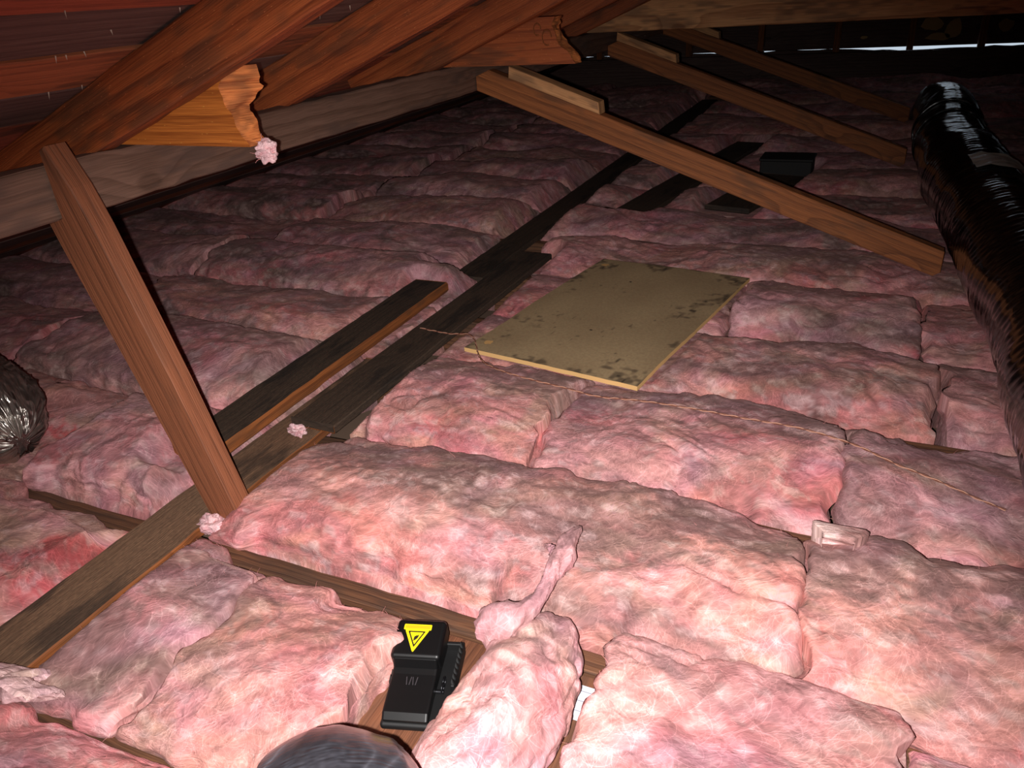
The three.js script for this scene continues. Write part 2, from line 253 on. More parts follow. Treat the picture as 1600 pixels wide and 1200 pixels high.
// two ties that were broken off: a board resting on the purlin behind its rafter, splintered at its free end
function brokenTie(x0, z1, y0, y1, edgeF, edgeB, label, mat) {
  const n = 26, zf = z1, zb = z1 - 0.042, pos = [], uv = [], idx = [];
  const put = (x, y, z, u, v) => { pos.push(x, y, z); uv.push(u, v); return pos.length / 3 - 1; };
  const strip = (A, B) => { for (let i = 0; i < A.length - 1; i++) idx.push(A[i], B[i], B[i + 1], A[i], B[i + 1], A[i + 1]); };
  const F0 = [], F1 = [], B0 = [], B1 = [];
  for (let i = 0; i <= n; i++) { const t = i / n, y = lerp(y0, y1, t); F0.push(put(x0, y, zf, x0, y)); F1.push(put(edgeF(t), y, zf, edgeF(t), y)); B0.push(put(x0, y, zb, x0, y + 0.5)); B1.push(put(edgeB(t), y, zb, edgeB(t), y + 0.5)); }
  strip(F1, F0); strip(B0, B1); strip(F0, B0);
  for (const [i, y] of [[0, y0], [n, y1]]) { const t = i / n, a = put(x0, y, zf, x0, 0.02), b = put(edgeF(t), y, zf, edgeF(t), 0.02), c = put(edgeB(t), y, zb, edgeB(t), 0.06), d = put(x0, y, zb, x0, 0.06); i ? idx.push(a, b, c, a, c, d) : idx.push(a, c, b, a, d, c); }
  const g = indexed(pos, uv, idx).toNonIndexed(); g.computeVertexNormals();
  const m = thing('broken_tie', g, mat, label, 'broken tie');
  const tp = [], tu = [], ti = [], q = 7;
  for (let i = 0; i <= n; i++) for (let j = 0; j <= q; j++) { const t = i / n, w = j / q, edge = j === 0 || j === q ? 0 : 1; tp.push(lerp(edgeF(t), edgeB(t), w) + edge * (0.004 * vn3(t * 9, w * 4, 2) + 0.003 * vn3(t * 30, w * 3, 7)), lerp(y0, y1, t), lerp(zf, zb, w)); tu.push(w * 0.1 + t * 0.03, t * 0.13); }
  for (let i = 0; i < n; i++) for (let j = 0; j < q; j++) { const a = i * (q + 1) + j; ti.push(a, a + 1, a + q + 2, a, a + q + 2, a + q + 1); }
  const pt = part(m, 'splintered_end', indexed(tp, tu, ti), M.tornWood); pt.userData.label = 'pale splintered break';
  return m;
}
const seg = (list) => (t) => { for (let i = 0; i < list.length - 1; i++) if (t <= list[i + 1][0]) return lerp(list[i][1], list[i + 1][1], (t - list[i][0]) / (list[i + 1][0] - list[i][0])); return list[list.length - 1][1]; };
const jag = (f, a, s) => (t) => f(t) + a * vn3(t * 14, s, 1) + a * 0.5 * vn3(t * 40, s, 4);
brokenTie(-1.5, -1.05, 0.871, 1.0, jag(seg([[0, -1.0], [0.1, -1.01], [0.3, -1.022], [0.5, -1.033], [0.75, -1.04], [1, -1.03]]), 0.003, 1), jag(seg([[0, -0.998], [0.12, -1.012], [0.3, -1.012], [0.5, -1.022], [0.58, -1.004], [0.72, -0.985], [0.9, -0.985], [1, -0.985]]), 0.004, 2), 'orange broken tie with pale splintered end, pink fluff caught on it', M.tie);
const tie2 = brokenTie(-1.42, -2.3, 0.871, 1.0, jag(seg([[0, -0.868], [0.2, -0.885], [0.4, -0.915], [0.55, -0.925], [0.7, -0.927], [0.85, -0.94], [1, -0.925]]), 0.004, 3), jag(seg([[0, -0.86], [0.2, -0.872], [0.4, -0.9], [0.6, -0.92], [0.8, -0.93], [1, -0.925]]), 0.004, 5), 'broken reddish tie with two round knot rings near its jagged end', M.rafter);
for (const [x, y, r] of [[-0.985, 0.968, 0.014], [-0.955, 0.945, 0.018]]) { const g = new THREE.TorusGeometry(r, 0.0022, 6, 28, 5.1); g.scale(0.8, 1.15, 1); g.translate(x, y, -2.2995); part(tie2, 'knot_ring', g, M.tornWood); }
// purlin struts
thing('purlin_strut', cutTimber([[-1.155, 0.142], [-1.072, 0.142], [-1.155, 0.47], [-1.237, 0.76], [-1.262, 0.83], [-1.298, 0.9], [-1.313, 0.893], [-1.312, 0.776], [-1.352, 0.764], [-1.338, 0.715], [-1.255, 0.46]], -0.925, -0.88, 105 * D2R), M.strut, 'tan leaning strut notched under the purlin, standing against the plank', 'strut');
function brace(z, x0, y0, x1, slope, t, label) {
  const lo = (x) => y0 + slope * (x - x0), g = cutTimber([[x0, lo(x0)], [x1 - 0.02, lo(x1 - 0.02)], [x1, lo(x1) + 0.02], [x1, lo(x1) + t], [x0 + 0.05, lo(x0 + 0.05) + t], [x0, lo(x0) + t * 0.55]], z - 0.045, z, Math.atan(slope));
  return [thing('purlin_brace', g, M.brace, label, 'brace', 'long low braces from the purlin'), lo];
}
function cleat(z, lo, t, x0, x1, h, label) {
  thing('wood_cleat', cutTimber([[x0, lo(x0) + t + 0.002], [x1, lo(x1) + t + 0.002], [x1 - 0.004, lo(x1) + t + h], [x0 + 0.004, lo(x0) + t + h]], z - 0.05, z + 0.01, Math.atan(-0.366)), M.collar, label, 'cleat');
}
{ const [, lo] = brace(-2.52, -1.318, 0.772, 0.2, -0.366, 0.084, 'long low brown brace whose foot touches the duct below its tape'); cleat(-2.52, lo, 0.084, -1.19, -0.868, 0.04, 'short tan cleat nailed on top of the nearest long brace'); }
{ const [, lo] = brace(-3.95, -1.318, 0.745, 0.085, -0.366, 0.084, 'long low brace ending at the bend of the black duct'); cleat(-3.95, lo, 0.084, -1.27, -0.97, 0.04, 'short cleat on top of the brace ending at the bend'); }
{ const [, lo] = brace(-5.0, -1.318, 0.765, 0.09, -0.366, 0.084, 'dim far brace ending behind the top of the black duct'); cleat(-5.0, lo, 0.084, -1.27, -0.98, 0.04, 'dark cleat on top of the dim far brace'); }

// ---------------------------------------------------------------- boards lying on the joists
function plank(a, b, w, t, mats, label, o = {}) { return thing(o.name || 'loose_plank', timber(a, b, w, t, V(0, 1, 0), { seed: o.seed ?? 1, step: 0.04, rough: 0.0018, chamfer: 0.0025, bend: 0.004, faces: true, ...o }), mats, label, 'plank', 'planks laid across the joists'); }
plank(V(-1.216, JOIST + 0.012, 0.45), V(-1.214, JOIST + 0.012, -1.62), 0.136, 0.022, [M.plankEdge, M.plank, M.plankEdge], 'worn grey-brown plank running past the foot of the leaning strut', { seed: 3.3 });
plank(V(-1.172, JOIST + 0.036, -1.235), V(-1.145, JOIST + 0.036, -2.56), 0.13, 0.022, [M.plankEdge, M.plankDark, M.plankDark], 'dark stained plank lapped over the end of the worn plank', { seed: 8.1 });
plank(V(-1.315, JOIST + 0.012, -2.32), V(-1.345, JOIST + 0.012, -6.6), 0.125, 0.022, [M.plankEdge, M.plankDark, M.plankDark], 'dark plank running on towards the far gable wall', { seed: 5.7 });
plank(V(-1.322, 0.2, -1.01), V(-1.333, 0.206, -2.1), 0.13, 0.034, [M.plankEdge, M.plankDark, M.plankEdge], 'loose dark plank with orange edge lying on wool beside the lapped planks', { seed: 6.4, chamfer: 0.006 });
plank(V(-0.98, 0.176, -3.15), V(-0.72, 0.176, -4.75), 0.16, 0.02, [M.plankDark, M.plankDark, M.plankDark], 'dark plank lying under the long brace ending at the bend', { seed: 7.7 });  // this and the next: dark boards covering the dark area among the far batts
plank(V(-0.58, 0.186, -3.3), V(-0.43, 0.186, -3.92), 0.2, 0.02, [M.plankDark, M.plankDark, M.plankDark], 'wide dark board lying beside a black box', { seed: 2.9 });
// little boards let in between the joists under the trap
for (const [x0, x1, label] of [[-0.64, -0.445, 'short brown board set between joists under the black trap'], [-0.4, -0.2, 'short brown board with a white label set between joists']])
  plank(V((x0 + x1) / 2, 0.121, -0.433), V((x0 + x1) / 2, 0.121, -0.794), x1 - x0, 0.018, [M.board, M.board, M.board], label, { seed: x0 * 5, name: 'infill_board' });
{ // white label on the second board
  const g = box(-0.312, -0.262, 0.1305, 0.131, -0.775, -0.712), m = thing('paper_label', g, new THREE.MeshStandardMaterial({ color: lin(214, 216, 226), roughness: 0.7 }), 'white paper label stuck to the short board between wool pieces', 'label');
  for (let i = 0; i < 3; i++) part(m, 'crease', box(-0.31, -0.264, 0.131, 0.1313, -0.765 + i * 0.018, -0.7635 + i * 0.018), new THREE.MeshStandardMaterial({ color: lin(150, 152, 162), roughness: 0.8 }));
}

// ---------------------------------------------------------------- what lies on the wool and presses it down
const PRESS = [];   // [centre x, centre z, half x, half z, turn, underside]
const press = (x, z, hx, hz, turn, y) => PRESS.push([x, z, hx, hz, Math.cos(turn), Math.sin(turn), y]);
press(-1.215, -0.585, 0.074, 1.05, 0, 0.134); press(-1.158, -1.9, 0.075, 0.67, 0, 0.15); press(-1.33, -4.46, 0.075, 2.16, 0, 0.134);
press(-1.328, -1.54, 0.07, 0.58, 0, 0.176); press(-0.85, -3.95, 0.09, 0.82, -0.16, 0.162); press(-0.5, -3.7, 0.12, 0.5, -0.19, 0.17);
press(-0.655, -2.03, 0.27, 0.415, -0.155, 0.2);
for (const [x, z] of [[0.25, -4.6], [0.25, -4.2], [0.26, -3.8], [0.28, -3.4], [0.31, -3.0], [0.35, -2.6], [0.385, -2.2], [0.4, -1.8], [0.42, -1.4], [0.43, -1.0], [0.44, -0.6]]) press(x, z, 0.06, 0.21, -0.05, 0.19);
press(-2.1, -1.0, 0.42, 0.07, 0.12, 0.19);
const pressed = (x, z, y) => { for (const [px, pz, hx, hz, c, s, py] of PRESS) { const dx = x - px, dz = z - pz, u = dx * c - dz * s, v = dx * s + dz * c, d = Math.hypot(Math.max(0, Math.abs(u) - hx), Math.max(0, Math.abs(v) - hz)); if (d < 0.12) { const m = py - 0.003 + d * 1.3; if (y > m) y = m; } } return y; };

// hardboard panel
{
  const W = 512, H = 768, c = new Uint8Array(W * H * 4), R = rng(3), chips = [[0.07, 0.93], [0.08, 0.07], [0.5, 0.3], [0.37, 0.78]];
  for (let y = 0; y < H; y++) for (let x = 0; x < W; x++) {
    const u = x / W, v = y / H, e = Math.min(u, 1 - u, (1 - v) * 1.5, v * 1.5), n = 0.6 * pn2(u * 9, v * 13, 9, 13, 51) + 0.4 * pn2(u * 40, v * 60, 40, 60, 52);
    const grime = clamp(smooth(0.56, 0.84, n - e * 1.3 + 0.1) * 0.55 + smooth(0.76, 0.84, 0.5 * n + 0.5 * pn2(u * 60, v * 30, 60, 30, 53)) * 0.3, 0, 0.85), f = (pn2(u * 120, v * 180, 120, 180, 54) - 0.5) * 14 + (pn2(u * 6, v * 8, 6, 8, 55) - 0.5) * 16;
    let q = [172 + f, 146 + f, 110 + f * 0.8]; q = [lerp(q[0], 66, grime), lerp(q[1], 54, grime), lerp(q[2], 42, grime)];
    chips.forEach(([cu, cv], i) => { const d = Math.hypot((u - cu) * 0.52, (v - cv) * 0.82), r = i < 2 ? 0.012 : 0.004; if (d < r * (0.8 + 0.5 * pn2(u * 90, v * 130, 90, 130, 56))) q = i < 2 ? [226, 176, 112] : [44, 36, 30]; });
    const i = (y * W + x) * 4; for (let k = 0; k < 3; k++) c[i + k] = clamp(q[k], 0, 255); c[i + 3] = 255;
  }
  const top = new THREE.MeshStandardMaterial({ map: dataTex(W, H, c, true), roughness: 0.75 }), edge = new THREE.MeshStandardMaterial({ color: lin(236, 190, 126), roughness: 0.85 });
  const g = new THREE.BoxGeometry(0.52, 0.012, 0.82, 20, 1, 30), p = g.attributes.position;
  for (let i = 0; i < p.count; i++) { const x = p.getX(i), z = p.getZ(i); p.setY(i, p.getY(i) + 0.004 * vn3(x * 4, 2, z * 4)); p.setX(i, x + 0.0015 * vn3(x * 9, 1, z * 40)); p.setZ(i, z + 0.0015 * vn3(x * 40, 4, z * 9)); }
  g.computeVertexNormals();
  const m = new THREE.Mesh(g, [edge, edge, top, edge, edge, edge]); m.name = 'hardboard_panel'; m.position.set(-0.655, 0.211, -2.03); m.rotation.y = -0.155; tag(m, 'rectangular tan hardboard panel with grimy edges lying on the pink wool', 'panel'); scene.add(shade(m));
}

// ---------------------------------------------------------------- glass wool batts
const EXPOSED = { 2: [[-1.02, -0.49], [-1.62, -1.3], [-0.335, -0.275]], 3: [[-1.14, -1.04], [-0.13, 0.02], [0.14, 0.25]], 4: [[-0.06, 0.33]], 5: [[-0.36, -0.16], [0.14, 0.34]], 6: [[-1.55, -1.4]] };
const bare = (j, x) => { let m = 0; for (const [a, b] of EXPOSED[j] || []) m = Math.max(m, smooth(a - 0.03, a + 0.02, x) * (1 - smooth(b - 0.02, b + 0.03, x))); return m; };
const C = { pink: lin(243, 178, 180), rose: lin(232, 154, 160), salmon: lin(240, 168, 162), tan: lin(218, 174, 160), mauve: lin(208, 160, 170), dust: lin(150, 121, 120), red: lin(224, 104, 110), pale: lin(250, 214, 216) };
const tmp = new THREE.Color();
const DUST = [[-0.3, -1.09, 0.5, 0.085], [-0.75, -1.06, 0.28, 0.05], [-0.3, -1.53, 0.5, 0.07], [-0.95, -1.52, 0.2, 0.05], [0.2, -1.13, 0.3, 0.07], [0.1, -1.55, 0.25, 0.06], [-0.05, -1.92, 0.45, 0.055], [-0.1, -2.3, 0.28, 0.06], [-0.98, -0.72, 0.13, 0.07], [-1.07, -0.52, 0.08, 0.08], [-0.4, -0.74, 0.09, 0.06], [-1.75, -1.56, 0.4, 0.08], [-1.8, -1.95, 0.4, 0.06]];
const dusty = (x, z, n) => { let m = 0; for (const [a, b, c, d] of DUST) { const q = ((x - a) / c) ** 2 + ((z - b) / d) ** 2; if (q < 3) m = Math.max(m, smooth(0.25, -0.2, Math.sqrt(q) - 1 + n * 2.2)); } return m; };
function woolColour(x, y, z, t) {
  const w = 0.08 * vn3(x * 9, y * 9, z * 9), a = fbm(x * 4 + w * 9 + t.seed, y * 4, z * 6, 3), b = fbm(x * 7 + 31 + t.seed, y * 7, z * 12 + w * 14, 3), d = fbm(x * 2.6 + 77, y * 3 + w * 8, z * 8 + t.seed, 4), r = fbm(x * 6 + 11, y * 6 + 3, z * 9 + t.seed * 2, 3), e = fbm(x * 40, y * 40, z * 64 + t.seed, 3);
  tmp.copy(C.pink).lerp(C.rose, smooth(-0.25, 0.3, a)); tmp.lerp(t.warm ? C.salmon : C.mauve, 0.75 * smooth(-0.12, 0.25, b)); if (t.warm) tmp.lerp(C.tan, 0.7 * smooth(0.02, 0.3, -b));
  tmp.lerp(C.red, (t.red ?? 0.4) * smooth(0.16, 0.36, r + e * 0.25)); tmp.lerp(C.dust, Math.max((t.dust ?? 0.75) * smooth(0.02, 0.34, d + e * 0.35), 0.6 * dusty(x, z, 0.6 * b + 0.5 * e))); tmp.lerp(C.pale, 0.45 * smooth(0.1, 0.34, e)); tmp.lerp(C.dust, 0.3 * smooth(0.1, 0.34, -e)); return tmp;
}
const wool = [];
function batt(bay, x0, x1, h, res, label, group, t = {}) {
  if (bay < 7) h -= 0.007;
  t = { seed: bay * 3.7 + x0 * 5.3, warm: bay % 2 === 0, ...t };
  const zF = t.z1 ?? JZ[bay] - 0.023, zB = t.z0 ?? JZ[bay + 1] + 0.023, zc = (zF + zB) / 2, hw = (zF - zB) / 2, R = t.seed;
  const nx = Math.max(8, Math.round((x1 - x0) / res)), shapeAt = (x) => {
    const oF = t.ovF ?? lerp(0.0185 + 0.007 * vn3(x * 7, R, 0) + 0.007 * vn3(x * 28, R, 11), -0.018 + 0.012 * vn3(x * 15, R, 3) + 0.006 * vn3(x * 45, R, 13), bare(bay, x)), oB = t.ovB ?? lerp(0.0185 + 0.007 * vn3(x * 7, R, 5) + 0.007 * vn3(x * 28, R, 12), -0.016 + 0.012 * vn3(x * 15, R, 8) + 0.006 * vn3(x * 45, R, 14), bare(bay + 1, x));
    const hh = h + 0.026 * vn3(x * 3.1 + R, 4, 1), cr = 0.3 * vn3(x * 2 + R, 7, 2), f1 = zF + oF, b1 = zB - oB, m = 0.16;
    return [[zF, 0.004], [zF, 0.09], [lerp(zF, f1, 0.6), 0.138], [f1, 0.152], [f1 - 0.004, lerp(m, hh, 0.28)], [f1 - 0.04, lerp(m, hh, 0.64)], [zc + hw * (0.42 + cr), lerp(m, hh, 0.93)], [zc + hw * cr, hh], [zc - hw * (0.45 - cr), lerp(m, hh, 0.92)], [b1 + 0.035, lerp(m, hh, 0.6)], [b1 + 0.003, lerp(m, hh, 0.22)], [b1, 0.152], [lerp(zB, b1, 0.6), 0.138], [zB, 0.09], [zB, 0.004]];
  };
  const nt = Math.max(16, Math.round((2 * hw + 0.3) / res)), pos = [], uv = [], idx = [], base = [];
  const weights = [0.15, 0.3, 0.6, 1, 1.2, 1.5, 1.5, 1.5, 1.5, 1.2, 1, 0.6, 0.3, 0.15], tot = weights.reduce((a, b) => a + b), cum = []; let acc = 0; weights.forEach((w) => { cum.push(acc / tot); acc += w; });
  const cat = (p0, p1, p2, p3, s) => 0.5 * (2 * p1 + (p2 - p0) * s + (2 * p0 - 5 * p1 + 4 * p2 - p3) * s * s + (3 * p1 - p0 - 3 * p2 + p3) * s * s * s);
  for (let i = 0; i <= nx; i++) {
    const xb = lerp(x0, x1, i / nx), P = shapeAt(xb), d = Math.min(xb - x0, x1 - xb), er = xb - x0 < x1 - xb ? t.taper0 ?? t.endR ?? 0.016 : t.taper1 ?? t.endR ?? 0.016, k = d < er ? Math.sqrt(Math.max(0, 1 - (1 - d / er) ** 2)) : 1;
    for (let j = 0; j <= nt; j++) {
      let s = j / nt, q = 0; while (q < 13 && s >= (q < 13 ? (cum[q + 1] ?? 1) : 1)) q++; const f = (s - cum[q]) / ((cum[q + 1] ?? 1) - cum[q]);
      const A = P[Math.max(0, q - 1)], B = P[q], E = P[q + 1], G = P[Math.min(14, q + 2)];
      let z = cat(A[0], B[0], E[0], G[0], f), y = Math.max(0.003, cat(A[1], B[1], E[1], G[1], f));
      if (y > 0.15) y = lerp(0.15, y, 0.35 + 0.65 * k); z = lerp(zc, z, 0.985 + 0.015 * k);
      const endMask = smooth(0.1, 0, d), x = xb + (t.skew ?? 0) * (z - zc) + endMask * (xb - x0 < x1 - xb ? 1 : -1) * 0.02 * (fbm(z * 14 + R, y * 9, 3, 3) * 2);
      pos.push(x, y, z); uv.push((x + 0.35 * z + R * 1.31) / 1.1, (s * (2 * hw + 0.32) * 0.94 + R * 0.77) / 1.1); base.push(k);
    }
  }
  const w = nt + 1; for (let i = 0; i < nx; i++) for (let j = 0; j < nt; j++) { const a = i * w + j; idx.push(a, a + w, a + 1, a + w, a + w + 1, a + 1); }
  const ringCount = pos.length / 3;
  let g = indexed(pos, uv, idx); const turned = volume(g) < 0; if (turned) { for (let k = 0; k < idx.length; k += 3) [idx[k], idx[k + 1]] = [idx[k + 1], idx[k]]; g = indexed(pos, uv, idx); } const nrm = g.attributes.normal, col = [];
  const amp = (t.amp ?? 1) * 0.72;
  for (let i = 0; i < pos.length / 3; i++) {
    let x = pos[i * 3], y = pos[i * 3 + 1], z = pos[i * 3 + 2]; const m = smooth(0.146, 0.175, y);
    const wx = fbm(x * 5 + R, y * 5, z * 5, 2) * 0.35, wz = fbm(x * 5 + 40, y * 5, z * 5 + R, 2) * 0.35;
    const lump = 0.015 * vn3(x * 4 + R, y * 5, z * 7) + 0.009 * vn3((x + wx * 0.3) * 11, y * 11, (z + wz * 0.3) * 15 + R);
    const c1 = 1 - Math.abs(vn3((x + wx * 0.5) * 6.5 + R, y * 9, (z + wz * 0.5) * 11)), c2 = 1 - Math.abs(vn3((x + wz * 0.4) * 15, y * 18 + R, (z + wx * 0.4) * 24));
    const cm = smooth(-0.1, 0.5, vn3(x * 3 + 9, R, z * 4)), crease = -0.014 * cm * Math.pow(c1, 9) - 0.004 * Math.pow(c2, 6), flake = 0.008 * (Math.abs(vn3((x + wx) * 9 + 5, y * 20, (z + wz) * 22 + R)) - 0.4), fine = 0.004 * fbm(x * 60, y * 70, z * 90 + R, 2);
    const dsp = amp * m * (lump + crease + flake + fine);
    x += nrm.getX(i) * dsp * (bare(bay, x) || bare(bay + 1, x) ? 0.5 : 1); y += nrm.getY(i) * dsp; z += nrm.getZ(i) * dsp; if (y > 0.13) y = Math.max(0.13, pressed(x, z, y));
    pos[i * 3] = x; pos[i * 3 + 1] = y; pos[i * 3 + 2] = z; const q = woolColour(x, y, z, t); if (t.paleEnd && x - x0 < t.paleEnd) q.lerp(C.pale, 0.9); col.push(q.r, q.g, q.b);
  }
  for (const i of [0, nx]) {   // cut ends: rings closing on the middle, with their own fibre direction
    const sgn = i ? 1 : -1, q = 7, c0 = pos.length / 3; let top = 0; for (let j = 0; j <= nt; j++) top = Math.max(top, pos[(i * w + j) * 3 + 1]);
    for (let r = 0; r <= q; r++) for (let j = 0; j <= nt; j++) { const o = (i * w + j) * 3, f = r / q, y = lerp(pos[o + 1], top * 0.5, f), z = lerp(pos[o + 2], zc, f), x = lerp(pos[o], (i ? x1 : x0) - sgn * 0.004, Math.min(1, f * 1.6)) + (r ? sgn * 0.012 * fbm(y * 30 + R, z * 22, i + R, 3) : 0); pos.push(x, y, z); uv.push((z + R) / 1.1, (y * 1.0 + R * 0.3) / 1.1); const k = woolColour(x, y, z, t); if (t.paleEnd && !i) k.lerp(C.pale, 0.9); col.push(k.r, k.g, k.b); }
    for (let r = 0; r < q; r++) for (let j = 0; j < nt; j++) { const e = c0 + r * w + j, tri = (i > 0) === turned ? [e, e + 1, e + w, e + 1, e + w + 1, e + w] : [e, e + w, e + 1, e + 1, e + w, e + w + 1]; idx.push(...tri); }
  }
  g = indexed(pos, uv, idx, col);
  const world = g.clone(), m = thing(t.name || 'insulation_batt', g, M.wool, label, t.category || 'insulation', group); wool.push([m, world]);
  if (t.fuzz) fuzz(m, world, t.fuzz, R);
  return m;
}
// loose strands standing off a wool surface
function strand(p, dir, len, r, out, cols, R, curl = 1) {
  const n = 6, pts = []; let q = p.clone(), d = dir.clone().normalize();
  for (let i = 0; i <= n; i++) { pts.push(q.clone()); d.add(V((R() - 0.5) * 0.7 * curl, (R() - 0.5) * 0.6 * curl - 0.02, (R() - 0.5) * 0.7 * curl)).normalize(); q.addScaledVector(d, len / n); }
  const b = out.pos.length / 3;
  for (let i = 0; i <= n; i++) { const rr = r * (1 - 0.7 * i / n), tg = pts[Math.min(n, i + 1)].clone().sub(pts[Math.max(0, i - 1)]).normalize(), s = V(tg.z, 0.01, -tg.x).normalize(), u = new THREE.Vector3().crossVectors(s, tg);
    for (let k = 0; k < 3; k++) { const a = k * 2.0944, c = pts[i].clone().addScaledVector(s, Math.cos(a) * rr).addScaledVector(u, Math.sin(a) * rr); out.pos.push(c.x, c.y, c.z); out.uv.push(k, i); out.col.push(cols.r, cols.g, cols.b); } }
  for (let i = 0; i < n; i++) for (let k = 0; k < 3; k++) { const a = b + i * 3 + k, c = b + i * 3 + (k + 1) % 3; out.idx.push(a, a + 3, c, c, a + 3, c + 3); }
}
function fuzz(m, world, count, seed) {
  const R = rng(Math.floor(seed * 977) + 5), p = world.attributes.position, nn = world.attributes.normal, cc = world.attributes.color, out = { pos: [], uv: [], idx: [], col: [] }; let guard = 0, done = 0;
  while (done < count && guard++ < count * 30) {
    const i = Math.floor(R() * p.count); if (p.getY(i) < 0.15) continue; done += 2.5;
    const n = V(nn.getX(i), nn.getY(i), nn.getZ(i)), d = V(R() - 0.5, (R() - 0.5) * 0.2, (R() - 0.5) * 0.7).addScaledVector(n, 0.1 + R() * 0.15);
    const c = new THREE.Color(cc.getX(i), cc.getY(i), cc.getZ(i)).lerp(C.pale, 0.5 + 0.4 * R());
    strand(V(p.getX(i), p.getY(i), p.getZ(i)).addScaledVector(n, -0.002), d, 0.006 + R() * R() * 0.022, 0.00022 + R() * 0.00022, out, c, R, 0.6);
  }
  const f = part(m, 'loose_fibres', indexed(out.pos, out.uv, out.idx, out.col), M.fibre); f.userData.kind = 'stuff';
}
// a loose roll of wool lying front to back
function bolster(xc, hw, z0, z1, yb, ry, label, group, t) {
  const n = 74, k = 84, pos = [], uv = [], idx = [], col = [], L = z1 - z0;
  for (let i = 0; i <= n; i++) {
    const s = i / n, e = Math.min(1, Math.pow(Math.sin(Math.PI * clamp(s, 0.004, 0.996)), 0.25));
    for (let j = 0; j <= k; j++) {
      const a = j / k * 6.2832, ca = Math.cos(a), sa = Math.sin(a), z = z0 + L * s + 0.012 * vn3(ca * 2, sa * 2, s * 5), bend = 0.018 * Math.sin(s * 3.4 + 0.4);
      const x0 = ca * hw * e, y0 = sa * ry * e, dsp = 1 + 0.12 * vn3(ca * 1.6 + t.seed, sa * 1.6, s * 5) + 0.09 * (Math.abs(vn3(ca * 3 + s * 4, sa * 3, s * 9 + t.seed)) - 0.3) - 0.1 * Math.pow(1 - Math.abs(vn3(ca * 2.2 + s * 3, sa * 2.2 + 4, s * 6)), 8) + 0.05 * fbm(ca * 9, sa * 9, s * 26, 2);
      const x = xc + bend + x0 * dsp, y = Math.max(yb + 0.004, yb + ry + y0 * dsp); pos.push(x, y, z); uv.push(z / 1.1 + 0.3, a * 0.08 / 1.1); const c = woolColour(x, y, z, t); col.push(c.r, c.g, c.b);
    }
  }
  for (let i = 0; i < n; i++) for (let j = 0; j < k; j++) { const a = i * (k + 1) + j; idx.push(a, a + 1, a + k + 1, a + 1, a + k + 2, a + k + 1); }
  const g = indexed(pos, uv, idx, col); if (volume(g) < 0) flip(g); return thing('insulation_roll', g, M.wool, label, 'insulation', group);
}
const NEAR = 0.0065, MID = 0.009, FAR = 0.016;
// the bay beside and under the trap, and the strip in front of it
batt(0, -1.2, -0.72, 0.215, NEAR, 'pale pink torn wool with white flaps at the end of the worn plank', 'pieces around the trap', { fuzz: 260, warm: false, dust: 0.3 });
batt(0, -0.71, 0.5, 0.18, MID, 'pink wool lying under the grey wrapped duct', 'pieces around the trap', { dust: 0.4 });
batt(1, -1.14, -0.905, 0.205, NEAR, 'dusty mauve wool strip between the worn plank and the salmon wool', 'pieces around the trap', { taper0: 0.09, fuzz: 220, warm: false, dust: 0.7, amp: 0.7 });
batt(1, -0.9, -0.59, 0.218, NEAR, 'salmon pink wool slab beside the black trap', 'pieces around the trap', { fuzz: 400, warm: true, dust: 0.25, red: 0.25 });
const roll = bolster(-0.378, 0.08, -0.805, -0.44, 0.128, 0.075, 'narrow roll of pink wool with a twisted horn, beside the black trap', 'pieces around the trap', { seed: 2.6, warm: false, dust: 0.4, red: 0.3 });
batt(1, -0.268, 0.13, 0.235, NEAR, 'pink wool sheet with a torn straight edge overlapping the joist', 'pieces around the trap', { fuzz: 400, warm: false, dust: 0.25, ovB: 0.06, red: 0.5 });
batt(1, 0.14, 0.9, 0.2, NEAR, 'dusty pink wool between the torn-edged sheet and the black duct', 'pieces around the trap', { fuzz: 200, warm: false });
batt(1, -2.2, -1.292, 0.19, NEAR, 'flat wool piece stained deep red across the plank from the mauve strip', 'pieces around the trap', { fuzz: 200, red: 0.95, warm: true, dust: 0.1, amp: 0.7 });
batt(2, -1.12, -0.03, 0.232, NEAR, 'large salmon tan batt stretching from the leaning strut behind the trap', 'batts along the planks', { taper0: 0.09, fuzz: 700, warm: true, dust: 0.8 });
batt(2, -0.026, 0.95, 0.225, NEAR, 'bright pink batt butted against the end of the large salmon batt', 'batts along the planks', { fuzz: 500, warm: true, dust: 0.35 });
batt(2, -1.68, -1.292, 0.225, NEAR, 'lavender pink batt end hanging over the bared joist near the foil duct', 'batts along the planks', { fuzz: 260, warm: false, dust: 0.35 });
batt(2, -2.5, -1.7, 0.2, MID, 'reddish wool under the crumpled foil duct', 'batts along the planks', { warm: true, red: 0.9 });
batt(3, -1.095, -0.6, 0.232, NEAR, 'humped tan pink batt beside the lapped dark plank', 'batts along the planks', { taper0: 0.09, fuzz: 400, warm: true, dust: 0.6 });
batt(3, -0.596, 0.0, 0.228, NEAR, 'pink batt under the twisted wire, next to the humped batt', 'batts along the planks', { fuzz: 400, warm: false, dust: 0.7 });
batt(3, 0.01, 0.75, 0.215, MID, 'pink batt with a white cut end under the end of the twisted wire', 'batts along the planks', { fuzz: 250, warm: false, dust: 0.5 });
batt(3, -2.3, -1.25, 0.23, MID, 'dusty pink batt behind the crumpled foil duct', 'batts along the planks', { fuzz: 200, warm: false });
batt(4, -1.08, 0.185, 0.222, MID, 'tan pink batt running under the near edge of the hardboard panel', 'batts along the planks', { taper0: 0.09, fuzz: 300, warm: true });
batt(4, 0.195, 0.8, 0.222, MID, 'short pink batt end between the tan pink batt and the black duct', 'batts along the planks', { warm: false, dust: 0.3 });
batt(5, -1.07, -0.35, 0.2, MID, 'flattened pink wool mostly covered by the hardboard panel', 'batts along the planks', { taper0: 0.09, warm: false });
